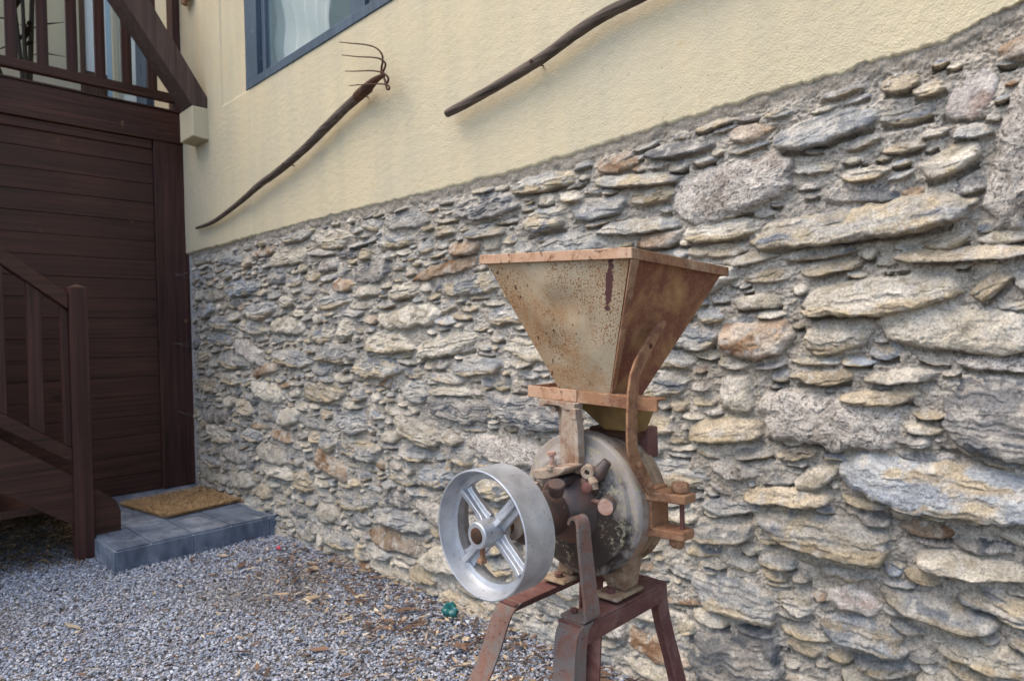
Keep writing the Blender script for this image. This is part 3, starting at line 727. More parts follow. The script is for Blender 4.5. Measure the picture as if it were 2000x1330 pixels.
# ============================================================ DOORSTEP, MAT
ds = thing('doorstep', (-3.8, 1.22, 0), 'low blue-grey slate tiled doorstep in the corner of the two walls', 'doorstep')
MB().box((-4.45, .850, -.04), (-3.276, 1.62, .0865)).build('core', 'grout', ds)
ys = [.847, .99, 1.17, 1.35, 1.545, 1.625]; xs_ = [-3.272, -3.62, -4.0, -4.43]
b = MB()
for i in range(len(ys) - 1):
    for j in range(len(xs_) - 1):
        if i in (1, 3) and j == 0 and False: continue
        b.box((xs_[j + 1] + .003, ys[i] + .003, .087), (xs_[j] - .003, ys[i + 1] - .003, .0955))
b.build('tread_tile', 'slate', ds, bevel=.0015)
b = MB()
for y0, y1 in ((.847, 1.17), (1.17, 1.545), (1.545, 1.625)): b.box((-3.2755, y0 + .0015, -.04), (-3.268, y1 - .0015, .086))
b.box((-3.60, .8405, -.04), (-3.276, .8495, .086))
b.build('riser_tile', 'slate', ds, bevel=.0015)
# coir mat, laid a little askew
r = np.random.RandomState(4); n = 20000
u = r.uniform(-1, 1, n); v = r.uniform(-1, 1, n)
e = r.rand(n) < .25
u = np.where(e & (r.rand(n) < .5), np.sign(u) * r.uniform(.93, 1.02, n), u); v = np.where(e & (np.abs(u) < .93), np.sign(v) * r.uniform(.93, 1.03, n), v)
mc = np.array((-3.92, 1.375, .0)); ax = np.array((1, .14, 0)) * .255; ay = np.array((-.12, 1, 0)) * .235
P = mc + u[:, None] * ax + v[:, None] * ay; P[:, 2] = .098 + r.uniform(.004, .016, n)
a = r.uniform(0, 6.28, n); L = r.uniform(.010, .036, n)
d = np.stack([np.cos(a), np.sin(a), r.uniform(-.1, .55, n)], 1); d2_ = np.stack([-np.sin(a), np.cos(a), np.zeros(n)], 1) * .0011
V = np.stack([P - d2_, P + d2_, P + d * L[:, None]], 1)
V[:, :, 2] = np.maximum(V[:, :, 2], .0965)
base = np.array((.44, .30, .155)); tn = base * r.uniform(.45, 1.5, (n, 1)) * np.array((1, 1, 1)); tn = np.where((r.rand(n) < .12)[:, None], tn * .4, tn)
mat_ = thing('doormat', (-3.92, 1.375, .0955), 'shaggy golden brown coir doormat lying askew on the slate step', 'doormat')
raw_mesh('bristles', V.reshape(-1, 3) - np.array(mat_['_o']), np.arange(3 * n).reshape(-1, 3), 3, 'coir', mat_, np.repeat(tn, 3, 0))
pts = []
for k in range(60):
    t = k / 60 * 6.2832; c_, s__ = math.cos(t), math.sin(t)
    q = 1 / max(abs(c_), abs(s__)); q = .55 * q + .45 * 1.08; q *= 1 + .02 * math.sin(k * 2.3)
    p = mc + ax * c_ * q * .93 + ay * s__ * q * .93; pts.append((p[0], p[1]))
MB().prism(pts, 2, .0958, .108).build('backing', 'rust_orange', mat_)

# ============================================================ TOOLS ON THE WALL
def path_pts(pts, n=40):
    pts = np.array(pts, float); t = np.linspace(0, len(pts) - 1, n); out = []
    for q in t:
        i = min(int(q), len(pts) - 2); f = q - i
        p0 = pts[max(i - 1, 0)]; p1 = pts[i]; p2 = pts[i + 1]; p3 = pts[min(i + 2, len(pts) - 1)]
        out.append(.5 * ((2 * p1) + (-p0 + p2) * f + (2 * p0 - 5 * p1 + 4 * p2 - p3) * f * f + (-p0 + 3 * p1 - 3 * p2 + p3) * f ** 3))
    return out
YF = 1.545
fk = thing('pitchfork', (-3.2, YF, 1.85), 'old pitchfork with a bent dark handle hanging on the cream wall below the window', 'pitchfork')
hp = path_pts([(-4.162, 1.56, 1.682), (-3.874, 1.552, 1.685), (-3.509, 1.545, 1.738), (-3.275, 1.545, 1.788), (-3.042, 1.545, 1.824), (-2.8, 1.545, 1.876), (-2.585, 1.545, 1.936), (-2.427, 1.545, 1.978), (-2.28, 1.545, 2.006)], 50)
hr = [float(np.interp(k, [0, 4, 18, 35, 49], [.007, .011, .0165, .020, .0195])) for k in range(50)]
MB().tube(hp, hr, 12, wob=.07).build('handle', 'handle', fk)
b = MB()
b.tube(path_pts([(-2.36, 1.541, 1.990), (-2.27, 1.533, 2.004), (-2.20, 1.527, 2.015), (-2.145, 1.525, 2.014)], 10), [.0215, .0225, .0215, .02, .018, .016, .013, .011, .009, .007], 10)
def tine(pts, r0=.0046, n=26): b.tube(path_pts(pts, n), [r0 * (1 - .6 * (k / (n - 1)) ** 1.5) for k in range(n)], 7)
tine([(-2.163, 1.525, 2.011), (-2.161, 1.525, 2.044), (-2.146, 1.521, 2.069), (-2.142, 1.515, 2.092), (-2.175, 1.510, 2.126), (-2.244, 1.512, 2.16), (-2.354, 1.52, 2.203), (-2.458, 1.525, 2.243)])
tine([(-2.163, 1.525, 2.011), (-2.145, 1.522, 2.029), (-2.12, 1.515, 2.042), (-2.12, 1.510, 2.055), (-2.143, 1.507, 2.072), (-2.194, 1.51, 2.094), (-2.319, 1.52, 2.138), (-2.441, 1.525, 2.184)])
tine([(-2.152, 1.525, 2.012), (-2.123, 1.522, 1.978), (-2.103, 1.515, 1.988), (-2.106, 1.508, 1.998), (-2.128, 1.505, 2.015), (-2.196, 1.50, 2.04), (-2.322, 1.515, 2.079), (-2.42, 1.525, 2.11)])
tine([(-2.146, 1.525, 2.006), (-2.13, 1.522, 1.976), (-2.114, 1.515, 1.95), (-2.088, 1.508, 1.942), (-2.091, 1.503, 1.955), (-2.13, 1.50, 1.97), (-2.251, 1.505, 2.003), (-2.392, 1.525, 2.042)])
b.build('fork_head', 'rust_dark', fk)
pp = thing('wooden_tool_shaft', (-1.4, 1.55, 1.86), 'long curved dark wooden tool handle hanging on the cream wall right of the pitchfork', 'tool handle')
hp2 = path_pts([(-1.800, YF, 1.785), (-1.673, YF, 1.797), (-1.498, YF, 1.819), (-1.34, YF, 1.844), (-1.225, YF, 1.872), (-1.109, YF, 1.892), (-1.004, YF, 1.898), (-.75, YF, 1.915), (-.4, YF, 1.97), (0, YF, 2.03)], 60)
MB().tube(hp2, [float(np.interp(k, [0, 3, 20, 59], [.0135, .0155, .017, .0165])) for k in range(60)], 14, wob=.06).build('shaft', 'handle', pp)
for hpx, par in ((hp[26], fk), (hp2[18], pp), (hp[46], fk)):
    b = MB(); z_ = hpx[2]
    b.cyl((hpx[0], WY - .010, z_), (hpx[0], hpx[1] - .017, z_), .0026, 8); b.cyl((hpx[0], hpx[1] - .0172, z_), (hpx[0], hpx[1] - .0215, z_), .0055, 10)
    b.build('nail', 'rust_dark', par)
b = MB()
for dx, dz, l in ((0, 0, .16), (.028, .015, .14), (-.03, .02, .13), (.05, .03, .1)):
    b.tube(path_pts([(-4.20 + dx, 1.55, 3.03 + dz), (-4.205 + dx * 1.1, 1.545, 3.08 + dz), (-4.19 + dx * .6, 1.555, 3.03 + dz + l)], 14), [.007, .012, .014, .013, .012, .013, .015, .014, .012, .012, .012, .011, .011, .01], 8, wob=.25, seed=int(dx * 99))
tag(b.build('dried_corn_bunch', 'rust_orange', origin=(-4.2, 1.55, 3.1)), 'small reddish brown dried bunch hanging on the cream wall in the top left corner', 'dried bunch')

# ============================================================ GROUND
def quad_sheet(name, x0, y0, x1, y1, z, mat):
    return MB().add([(x0, y0, z), (x1, y0, z), (x1, y1, z), (x0, y1, z)], [(0, 1, 2, 3)]).build(name, mat, smooth=0)
tag(quad_sheet('ground', -60, -60, 60, 60, -.012, 'soil'), 'beige grey stony ground in front of the house', kind='structure')

def blobs(name, P, S, rot, tint, mat, proto_n=14, seed=1, flat=(1, 1, .6)):
    """many small angular stones as one mesh"""
    t = (1 + 5 ** .5) / 2
    iv = np.array([(-1, t, 0), (1, t, 0), (-1, -t, 0), (1, -t, 0), (0, -1, t), (0, 1, t), (0, -1, -t), (0, 1, -t), (t, 0, -1), (t, 0, 1), (-t, 0, -1), (-t, 0, 1)], float) / 1.9
    fc = np.array([(0, 11, 5), (0, 5, 1), (0, 1, 7), (0, 7, 10), (0, 10, 11), (1, 5, 9), (5, 11, 4), (11, 10, 2), (10, 7, 6), (7, 1, 8), (3, 9, 4), (3, 4, 2), (3, 2, 6), (3, 6, 8), (3, 8, 9), (4, 9, 5), (2, 4, 11), (6, 2, 10), (8, 6, 7), (9, 8, 1)])
    r = np.random.RandomState(seed); n = len(P)
    protos = iv[None] * (1 + r.uniform(-.28, .22, (proto_n, 12, 1))) * np.array(flat) * r.uniform(.75, 1.3, (proto_n, 1, 3))
    V = protos[r.randint(0, proto_n, n)]
    ca, sa = np.cos(rot)[:, None], np.sin(rot)[:, None]
    tx = r.uniform(-.5, .5, (n, 1)); 
    x = V[..., 0] * ca - V[..., 1] * sa; y = V[..., 0] * sa + V[..., 1] * ca; z = V[..., 2] + tx * x
    V = np.stack([x, y, z], -1) * S[:, None, None] + P[:, None]
    F = (fc[None] + (np.arange(n) * 12)[:, None, None]).reshape(-1, 3)
    return raw_mesh(name, V.reshape(-1, 3), F, 3, mat, None, np.repeat(tint, 12, 0))
r = np.random.RandomState(21)
N = 150000
gx = r.uniform(-4.75, -.2, N); gy = r.uniform(-.5, 1.60, N)
zc_ = np.abs(gx * F_[0] + gy * F_[1] + -1.0 * F_[2]); xc_ = gx * R_[0] + gy * R_[1]; yc_ = -D_[2] * 1.0
px = 1000 + 1296 * xc_ / zc_; py = 665 + 1296 * (gx * D_[0] + gy * D_[1] - D_[2]) / zc_
ok = (px > -330) & (px < 1750) & (py < 1500) & ~((gx < -3.28) & (gy > .86))
gx, gy = gx[ok], gy[ok]; n = len(gx)
und = .010 * (fbm(gx * 1.6, gy * 1.6, 70, 2) - .5)
rise = np.clip((gy - 1.42) / .2, 0, 1) * .012 * (gx > -3.2)
sz = r.uniform(.0028, .0056, n) * np.where(r.rand(n) < .05, 1.5, 1)
P = np.stack([gx, gy, und + rise + r.uniform(-.004, .003, n)], 1)
pal = np.array([(.28, .305, .355), (.36, .37, .40), (.47, .47, .475), (.40, .36, .325), (.38, .325, .315), (.19, .20, .225), (.55, .55, .555), (.31, .29, .27)])
pi_ = r.choice(8, n, p=[.30, .24, .15, .07, .07, .09, .05, .03])
tn = pal[pi_] * r.uniform(.6, 1.12, (n, 1)) * np.array((.94, .985, 1.06))
# bare dusty patch low on the left
gp = np.clip((fbm(gx * 2.3, gy * 2.3, 77, 2) - .52) * 5, 0, 1)[:, None]
tn = tn * (1 - gp * .5) + gp * .5 * np.array((.215, .195, .175))
tag(blobs('gravel', P, sz, r.uniform(0, 6.28, n), tn, 'tinted', seed=3), 'fine angular gravel of mixed blue grey and beige stones', 'gravel', kind='stuff')

# bark chips and twigs, thickest along the wall and round the mill
n = 2100
wx = np.where(r.rand(n) < .72, r.uniform(-2.9, -.7, n), r.uniform(-4.2, -.7, n))
wy = 1.57 - np.abs(r.normal(0, .27, n))
far = r.rand(n) < .13; wy = np.where(far, r.uniform(.3, 1.5, n), wy)
ok = ~((wx < -3.25) & (wy > .84)) & (wy > .1); wx, wy = wx[ok], wy[ok]; n = len(wx)
L = r.uniform(.006, .020, n); big = r.rand(n) < .09; L = np.where(big, r.uniform(.02, .042, n), L); Wd = L * r.uniform(.12, .42, n)
a = r.uniform(0, 6.28, n); el = r.uniform(-.25, .25, n)
d = np.stack([np.cos(a), np.sin(a), el], 1); s_ = np.stack([-np.sin(a), np.cos(a), r.uniform(-.4, .4, n)], 1); up = np.array((0, 0, 1.))
ctr = np.stack([wx, wy, .010 + .010 * (fbm(wx * 1.6, wy * 1.6, 70, 2) - .5) + r.uniform(0, .007, n) + np.clip((wy - 1.42) / .2, 0, 1) * .012], 1)
c = []
for du, dv, dz in ((-1, -.3, 0), (-.2, -1, 0), (1, -.2, 0), (.3, 1, 0), (-.2, -.9, .5), (.9, -.1, .35), (.3, .9, .5), (-.9, -.2, .35)):
    c.append(ctr + d * (L * du)[:, None] + s_ * (Wd * dv)[:, None] + up * (.0045 * dz + .0015))
V = np.stack(c, 1)
fq = np.array([(0, 1, 2, 3), (7, 4, 5, 6), (0, 1, 4, 7), (1, 2, 5, 4), (2, 3, 6, 5), (3, 0, 7, 6)])
F = (fq[None] + (np.arange(n) * 8)[:, None, None]).reshape(-1, 4)
pal = np.array([(.34, .25, .16), (.13, .08, .055), (.42, .34, .24), (.06, .042, .035), (.145, .09, .062), (.50, .44, .34)])
tn = pal[r.choice(6, n, p=[.17, .27, .12, .25, .13, .06])] * r.uniform(.7, 1.2, (n, 1))
tag(raw_mesh('bark_chips', V.reshape(-1, 3), F, 4, 'tinted', None, np.repeat(tn, 8, 0)), 'scattered brown bark chips and dry twigs along the foot of the stone wall', 'bark chips', kind='stuff')

# heap of dry clippings under the stairs
n = 15000
hx = r.normal(-4.02, .17, n); hy = r.uniform(-.3, .86, n)
hz = .15 * np.exp(-((hx + 4.05) / .22) ** 2) * np.clip(.55 + .9 * fbm(hy * 6, hx * 6, 5), 0, 1.2) * np.clip((.88 - hy) / .12, 0, 1)
hz *= r.uniform(.85, 1.05, n)
a = r.uniform(0, 6.28, n); L = r.uniform(.01, .035, n)
d = np.stack([np.cos(a), np.sin(a), r.uniform(-.5, .5, n)], 1); s_ = np.stack([-np.sin(a), np.cos(a), r.uniform(-1, 1, n)], 1) * .0022
Pp = np.stack([hx, hy, hz + .006], 1)
V = np.stack([Pp - s_, Pp + s_, Pp + d * L[:, None] + s_, Pp + d * L[:, None] - s_], 1); V[..., 2] = np.maximum(V[..., 2], .002)
tn = np.array((.085, .055, .028)) * r.uniform(.3, 1.9, (n, 1))
hp_ = tag(raw_mesh('dry_clippings', V.reshape(-1, 3), np.arange(4 * n).reshape(-1, 4), 4, 'tinted', None, np.repeat(tn, 4, 0)), 'dark heap of dry plant clippings under the stairs', 'clippings', kind='stuff')

def lump(name, c, rad, mat, seed, sq=(1, 1, 1), amp=.35, label='', cat=''):
    b = MB(); nu, nv = 28, 16; vs = []; fs = []
    for j in range(nv + 1):
        th = math.pi * j / nv
        for i in range(nu):
            ph = 2 * math.pi * i / nu
            q = 1 + amp * (float(fbm(math.cos(ph) * math.sin(th) * 1.6 + 5, math.sin(ph) * math.sin(th) * 1.6 + math.cos(th) * 1.9, seed, 3)) - .5) * 2
            vs.append((c[0] + rad * q * sq[0] * math.sin(th) * math.cos(ph), c[1] + rad * q * sq[1] * math.sin(th) * math.sin(ph), c[2] + rad * q * sq[2] * math.cos(th)))
    for j in range(nv):
        for i in range(nu): fs.append((j * nu + i, j * nu + (i + 1) % nu, (j + 1) * nu + (i + 1) % nu, (j + 1) * nu + i))
    b.add(vs, fs); o = b.build(name, mat, smooth=60, origin=(c[0], c[1], 0)); tag(o, label, cat); return o
lump('plastic_scrap', (-1.795, 1.50, .032), .036, 'teal_plastic', 3, (.95, .7, .8), .6, 'crumpled teal plastic scrap lying on the gravel against the stone wall', 'litter')
b = MB()
fc_ = Vector((-1.165, 1.475, .030))
for k in range(5):
    a = k * 1.2566 + .3; d = Vector((math.cos(a) * .8, -.35, math.sin(a) * .8 + .1)).normalized(); s2 = d.cross(Vector((0, -1, .2))).normalized()
    b.add([fc_, fc_ + d * .009 + s2 * .0055, fc_ + d * .018 + s2 * .003, fc_ + d * .015 + Vector((0, -.003, 0)), fc_ + d * .018 - s2 * .003, fc_ + d * .009 - s2 * .0055], [(0, 1, 2, 3), (0, 3, 4, 5)])
b.tube([fc_, fc_ + Vector((.002, .004, -.015)), fc_ + Vector((.004, .008, -.030))], [.003, .0025, .002], 7)
tag(b.build('fallen_blossom', 'petal', origin=(-1.165, 1.475, .0)), 'pale pink fallen blossom on the ground behind the mill stand', 'blossom')
lump('fallen_petal', (-2.98, 1.45, .018), .013, 'red_petal', 8, (1.2, .7, .5), .5, 'small crimson petal on the gravel in front of the slate doorstep', 'petal')

# ============================================================ GRAIN MILL
XM, ZC = -.736, .697
mill = thing('grain_mill', (XM, .95, 0), 'rusty antique grain mill with square hopper and grey pulley on a red iron stand', 'grain mill')
def P_(b, name, mat, parent=None, **k): return b.build(name, mat, parent or mill, **k)

# ---- hopper (leans a few degrees)
T = {'fr': (-.568, .844, 1.125), 'fl': (-.894, .844, 1.146), 'br': (-.568, 1.15, 1.112), 'bl': (-.894, 1.15, 1.133)}
Bt = {'fr': (-.664, .912, .884), 'fl': (-.768, .912, .892), 'br': (-.664, 1.012, .884), 'bl': (-.768, 1.012, .892)}
cT = Vector((-.731, .997, 0)); 
def wall(b, tl, tr, bl, br, inner, th=.002, n=26, seed=0):
    tl, tr, bl, br = map(Vector, (tl, tr, bl, br)); nrm = (tr - tl).cross(bl - tl).normalized()
    if nrm.dot(Vector((-.731, .997, 1.0)) - (tl + br) / 2) > 0: nrm = -nrm
    for off, sgn in ((0, 1), (-th, -1)):
        vs = []; fs = []
        for j in range(n + 1):
            for i in range(n + 1):
                u, v = i / n, j / n
                p = (tl * (1 - u) + tr * u) * (1 - v) + (bl * (1 - u) + br * u) * v
                dent = .013 * (float(fbm(u * 3 + seed, v * 3, seed, 2)) - .5) * math.sin(math.pi * u) * math.sin(math.pi * v) * 2
                vs.append(p + nrm * (off + dent))
        for j in range(n):
            for i in range(n): fs.append((j * (n + 1) + i, j * (n + 1) + i + 1, (j + 1) * (n + 1) + i + 1, (j + 1) * (n + 1) + i))
        b.add(vs, fs)
hop = MB(); wall(hop, T['fl'], T['fr'], Bt['fl'], Bt['fr'], 0, seed=1)
hop.mi = 1; wall(hop, T['fr'], T['br'], Bt['fr'], Bt['br'], 0, seed=2); wall(hop, T['br'], T['bl'], Bt['br'], Bt['bl'], 0, seed=3); wall(hop, T['bl'], T['fl'], Bt['bl'], Bt['fl'], 0, seed=4)
# raw build without normal recalculation trouble
hopo = P_(hop, 'hopper', ['hopper_pale', 'hopper_rusty'], smooth=30)
e = .004
def off(p, dx, dy, dz=0): return (p[0] + dx, p[1] + dy, p[2] + dz)
b = MB()      # folded rim: four flat strips, mitred
O = {'fr': off(T['fr'], e, -e), 'fl': off(T['fl'], -e, -e), 'br': off(T['br'], e, e), 'bl': off(T['bl'], -e, e)}
Hh = .0165
def rimseg(p, q, nx, ny):
    i1 = off(p, -nx * .004, -ny * .004); i2 = off(q, -nx * .004, -ny * .004)
    b.hexa([off(p, 0, 0, -Hh), off(q, 0, 0, -Hh), off(i2, 0, 0, -Hh), off(i1, 0, 0, -Hh)], [p, q, i2, i1])
rimseg(O['fl'], O['fr'], 0, -1); P_(b, 'rim', 'rim_pink', hopo, bevel=.0012)
b = MB(); rimseg(off(O['fr'], 0, .0042, -.0003), off(O['br'], 0, 0, 0), 1, 0); rimseg(O['br'], O['bl'], 0, 1); rimseg(O['bl'], off(O['fl'], 0, .0042), -1, 0)
P_(b, 'rim', 'rust_orange', hopo, bevel=.0012)
b = MB()      # lapped corner seam on the right face
b.strip([Vector(T['fr']) + Vector((.001, .009, -.017)), Vector(Bt['fr']) + Vector((.0012, .006, .0))], (0, 1, 0), .016, .0025, [.020, .010])
P_(b, 'corner_seam', 'rust_orange', hopo)
b = MB()      # funnel below the tray
def fru(b, tz, bz, t, q, n=1):
    b.hexa([(q[0], q[2], bz), (q[1], q[2], bz), (q[1], q[3], bz), (q[0], q[3], bz)], [(t[0], t[2], tz), (t[1], t[2], tz), (t[1], t[3], tz), (t[0], t[3], tz)])
fru(b, .880, .828, (-.755, -.606, .925, .972), (-.700, -.630, .945, .972))
P_(b, 'funnel', 'brass_funnel', bevel=.002)
P_(MB().box((-.748, .965, .812), (-.650, 1.02, .8275)), 'throat_flange', 'rust_dark', bevel=.002)
P_(MB().box((-.672, .995, .775), (-.642, 1.028, .829)).box((-.72, .975, .79), (-.66, 1.03, .8115)), 'throat', 'rust_red', bevel=.003)
# tray (sliding frame under the hopper)
b = MB(); ry = .038
b.box((-.8375, .898, .8775), (-.7225, .903, .8985), (0, ry, 0), (-.70, .9, .888)); b.box((-.8375, .9035, .8775), (-.8335, 1.03, .8985), (0, ry, 0), (-.70, .9, .888))
b.box((-.833, .9035, .889), (-.7225, 1.03, .8915), (0, ry, 0), (-.70, .9, .888))
tray = P_(b, 'tray', 'rim_pink', bevel=.0012)
b = MB(); b.box((-.7215, .8985, .8765), (-.5625, .9035, .8975), (0, ry, 0), (-.70, .9, .888)); b.box((-.7215, .904, .8935), (-.5625, .925, .8972), (0, ry, 0), (-.70, .9, .888))
P_(b, 'tray_lip', 'rust_orange', tray, bevel=.0012)
# cast arm under the tray's left end
b = MB()
b.prism([(-.800, .8815), (-.716, .8775), (-.718, .868), (-.728, .866), (-.738, .8655), (-.752, .8715), (-.786, .873), (-.790, .868), (-.800, .869)], 1, .885, .91)
b.prism([(-.748, .869), (-.712, .869), (-.709, .835), (-.708, .775), (-.704, .760), (-.752, .760), (-.756, .785), (-.752, .82)], 1, .888, .894)
b.prism([(-.716, .869), (-.708, .869), (-.704, .835), (-.703, .760), (-.712, .760), (-.712, .83)], 1, .876, .894)
b.prism([(-.772, .872), (-.757, .872), (-.752, .82), (-.756, .77), (-.768, .76), (-.770, .82)], 1, .905, .912)
b.cyl((-.7725, .903, .864), (-.7725, .893, .864), .0055, 12); b.box((-.719, .874, .852), (-.706, .888, .870))
arm = P_(b, 'support_arm', 'casting_pale', bevel=.0025)
b = MB(); b.prism([(-.775, .757), (-.765, .750), (-.745, .752), (-.715, .762), (-.700, .772), (-.700, .778), (-.725, .776), (-.755, .768), (-.772, .766)], 1, .835, .885)
P_(b, 'arm_foot', 'casting_pale', bevel=.003)
b = MB(); b.cyl((-.7315, .84, .770), (-.7315, .84, .778), .0095, 6); P_(b, 'nut', 'casting_pale', bevel=.001)
b = MB(); b.cyl((-.7315, .84, .772), (-.7315, .84, .796), .0042, 12); b.cyl((-.7315, .84, .794), (-.7315, .84, .801), .0075, 16); P_(b, 'bolt', 'copper_cap', bevel=.001)

# ---- drum
c0 = (XM, 0, ZC)
b = MB()
b.lathe(c0, [(.885, .060), (.891, .074), (.897, .092), (.903, .104), (.9035, .108), (.913, .1105), (.9145, .1225), (.918, .1255), (.9255, .126), (.926, .123)], n=96)
P_(b, 'drum_cover', 'drum_cover', smooth=40)
b = MB()
b.lathe(c0, [(.9265, .1225), (.928, .1225), (.930, .1245), (.954, .1250), (.9565, .1235), (.958, .1205), (.968, .1203)], n=96)
P_(b, 'drum', 'drum_grey', smooth=40)
b = MB(); b.lathe(c0, [(.9685, .1195), (.969, .1222), (.985, .1218), (.987, .1262), (1.002, .1262), (1.004, .119), (1.022, .112), (1.03, .08), (1.032, .02)], n=96)
P_(b, 'drum_band', 'casting_brown', smooth=40)
# bearing housing
b = MB()
b.lathe(c0, [(.764, .014), (.765, .032), (.769, .0365), (.800, .0375), (.838, .0385), (.841, .0365), (.846, .036), (.853, .044), (.872, .052), (.880, .060), (.894, .064)], n=64, wob=.008)
bh_ = P_(b, 'bearing_housing', 'oily_iron', smooth=45)
for k in range(4):
    a = .6 + k * 1.571; ca, sa = math.cos(a), math.sin(a)
    P_(MB().cyl((XM + .066 * ca, .885, ZC + .066 * sa), (XM + .066 * ca, .898, ZC + .066 * sa), .009, 6), 'cover_bolt', 'oily_iron', bevel=.001)
b = MB(); b.tube([(-.690, .875, .745), (-.668, .885, .765), (-.655, .892, .785)], [.012, .012, .008], 12)
P_(b, 'rib', 'oily_iron', smooth=60)
# oil cup, grease knob, lugs
b = MB(); b.lathe((-.700, .812, .737), [(0, .009), (.004, .012), (.022, .014), (.024, .0125), (.0235, 0.0)], (.30, -.25, .95), 28)
P_(b, 'oil_cup', 'oily_iron', smooth=35)
b = MB(); b.lathe((-.640, .872, .722), [(0, .010), (.006, .0145), (.024, .0145), (.026, .0125)], (.42, -.90, -.02), 32); b.cyl((-.668, .868, .722), (-.640, .862, .722), .005, 12)
kn = P_(b, 'grease_knob', 'oily_iron', smooth=35)
b = MB(); b.lathe((-.640, .872, .722), [(.0262, .0123), (.0275, .0118)], (.42, -.90, -.02), 32); P_(b, 'knob_cap', 'copper_cap', kn)
b = MB(); b.lathe((-.6795, .872, .769), [(-.004, .0045), (-.004, .0105), (-.003, .0115), (.008, .0115), (.010, .0105), (.010, .0045)], (.35, -.9, 0), 28, closed=True)
b.tube([(-.672, .868, .760), (-.666, .868, .752), (-.664, .868, .742)], [.006, .008, .007], 12)
P_(b, 'eye_lug', 'casting_pale', smooth=45)
b = MB(); b.lathe((-.676, .868, .743), [(0, .006), (.004, .0095), (.010, .0095), (.012, .006)], (.2, -.95, .1), 20); P_(b, 'screw_head', 'rust_red', smooth=40)
b = MB(); b.cyl((-.738, .795, .735), (-.738, .795, .752), .007, 16); b.cyl((-.738, .795, .750), (-.738, .795, .756), .011, 20); P_(b, 'wing_nut', 'casting_pale', bevel=.0015)
b = MB(); b.box((-.745, .85, .742), (-.712, .885, .757)); P_(b, 'lug', 'oily_iron', bevel=.003)

# ---- pulley with hub, four spokes, set bolt and shaft
w0 = (XM, 0, .698)
b = MB(); b.lathe(w0, [(.675, .0962), (.6758, .0980), (.736, .0980), (.737, .0968), (.737, .0935), (.716, .0915), (.715, .0800), (.7005, .0795), (.699, .0885), (.690, .0925), (.6755, .0948)], n=128, closed=True, wob=.0015)
pul = P_(b, 'pulley', 'aluminium', smooth=35)
b = MB(); b.lathe(w0, [(.669, .0125), (.669, .0185), (.6705, .0200), (.718, .0215), (.722, .0205), (.722, .0125)], n=48, closed=True)
P_(b, 'hub', 'aluminium', pul, smooth=35)
for k in range(4):
    a = math.radians(46 + 90 * k + (3 if k % 2 else -2)); ca, sa = math.cos(a), math.sin(a)
    b = MB()
    def sp(r_, s, y): return (XM + r_ * ca - s * sa, y, .698 + r_ * sa + s * ca)
    prof0 = [(-.0165, .712), (.0165, .712), (.0165, .704), (.0065, .7025), (.0045, .692), (-.0045, .692), (-.0065, .7025), (-.0165, .704)]
    prof1 = [(-.0135, .712), (.0135, .712), (.0135, .7035), (.0055, .7025), (.004, .695), (-.004, .695), (-.0055, .7025), (-.0135, .7035)]
    vs = []
    for r_, pr_ in ((.018, prof0), (.03, prof1), (.07, prof1), (.0815, prof0)):
        for s, y in pr_: vs.append(sp(r_, s * (.95 if r_ < .03 else 1), y))
    fs = []
    for j in range(3):
        for i in range(8): fs.append((j * 8 + i, j * 8 + (i + 1) % 8, (j + 1) * 8 + (i + 1) % 8, (j + 1) * 8 + i))
    fs += [tuple(range(8)), tuple(range(24, 32))]
    b.add(vs, fs); P_(b, 'spoke', 'aluminium', pul, bevel=.0014)
b = MB(); a = math.radians(264); ca, sa = math.cos(a), math.sin(a)
b.cyl((XM + .018 * ca, .683, .698 + .018 * sa), (XM + .040 * ca, .683, .698 + .040 * sa), .0042, 12)
b.cyl((XM + .039 * ca, .683, .698 + .039 * sa), (XM + .046 * ca, .683, .698 + .046 * sa), .0078, 4)
P_(b, 'set_bolt', 'rust_orange', pul, bevel=.001)
b = MB(); b.lathe(w0, [(.6665, .010), (.668, .0122), (.77, .0122)], n=32); P_(b, 'shaft', 'rust_dark', pul, smooth=35)
b = MB(); b.lathe(w0, [(.738, .022), (.744, .024), (.750, .022)], n=32); b.lathe(w0, [(.751, .018), (.764, .019)], n=32)
P_(b, 'shaft_collar', 'casting_pale', smooth=35)

# ---- flat strap from hopper to drum
b = MB()
pth = [(-.586, .966, 1.014), (-.592, .958, 1.005), (-.597, .936, .978), (-.601, .908, .945), (-.602, .897, .925), (-.602, .8905, .90), (-.603, .888, .86), (-.604, .888, .82), (-.606, .893, .803), (-.608, .903, .788), (-.608, .926, .758), (-.6075, .944, .735), (-.607, .950, .727)]
vs = []; fs = []
for j, p in enumerate(pth):
    p = Vector(p); t = (Vector(pth[min(j + 1, len(pth) - 1)]) - Vector(pth[max(j - 1, 0)])).normalized()
    wd = Vector((1, 0, 0)).cross(t).normalized(); hw = [.004, .009, .011, .0125, .0130, .0135, .0135, .0135, .0135, .0135, .0125, .010, .004][j]
    for s1, s2 in ((-1, -1), (1, -1), (1, 1), (-1, 1)): vs.append(p + wd * hw * s1 + Vector((.0026 * s2, 0, 0)))
for j in range(len(pth) - 1):
    for i in range(4): fs.append((j * 4 + i, j * 4 + (i + 1) % 4, (j + 1) * 4 + (i + 1) % 4, (j + 1) * 4 + i))
fs += [(3, 2, 1, 0), tuple(range(len(vs) - 4, len(vs)))]
b.add(vs, fs); strap = P_(b, 'strap', 'rust_orange', bevel=.0014)
for y, z, rr in ((.951, .995, .0035), (.934, .974, .0035)):
    P_(MB().cyl((-.5945, y, z), (-.5925, y, z), rr, 14), 'bolt_hole', 'rust_dark', strap)
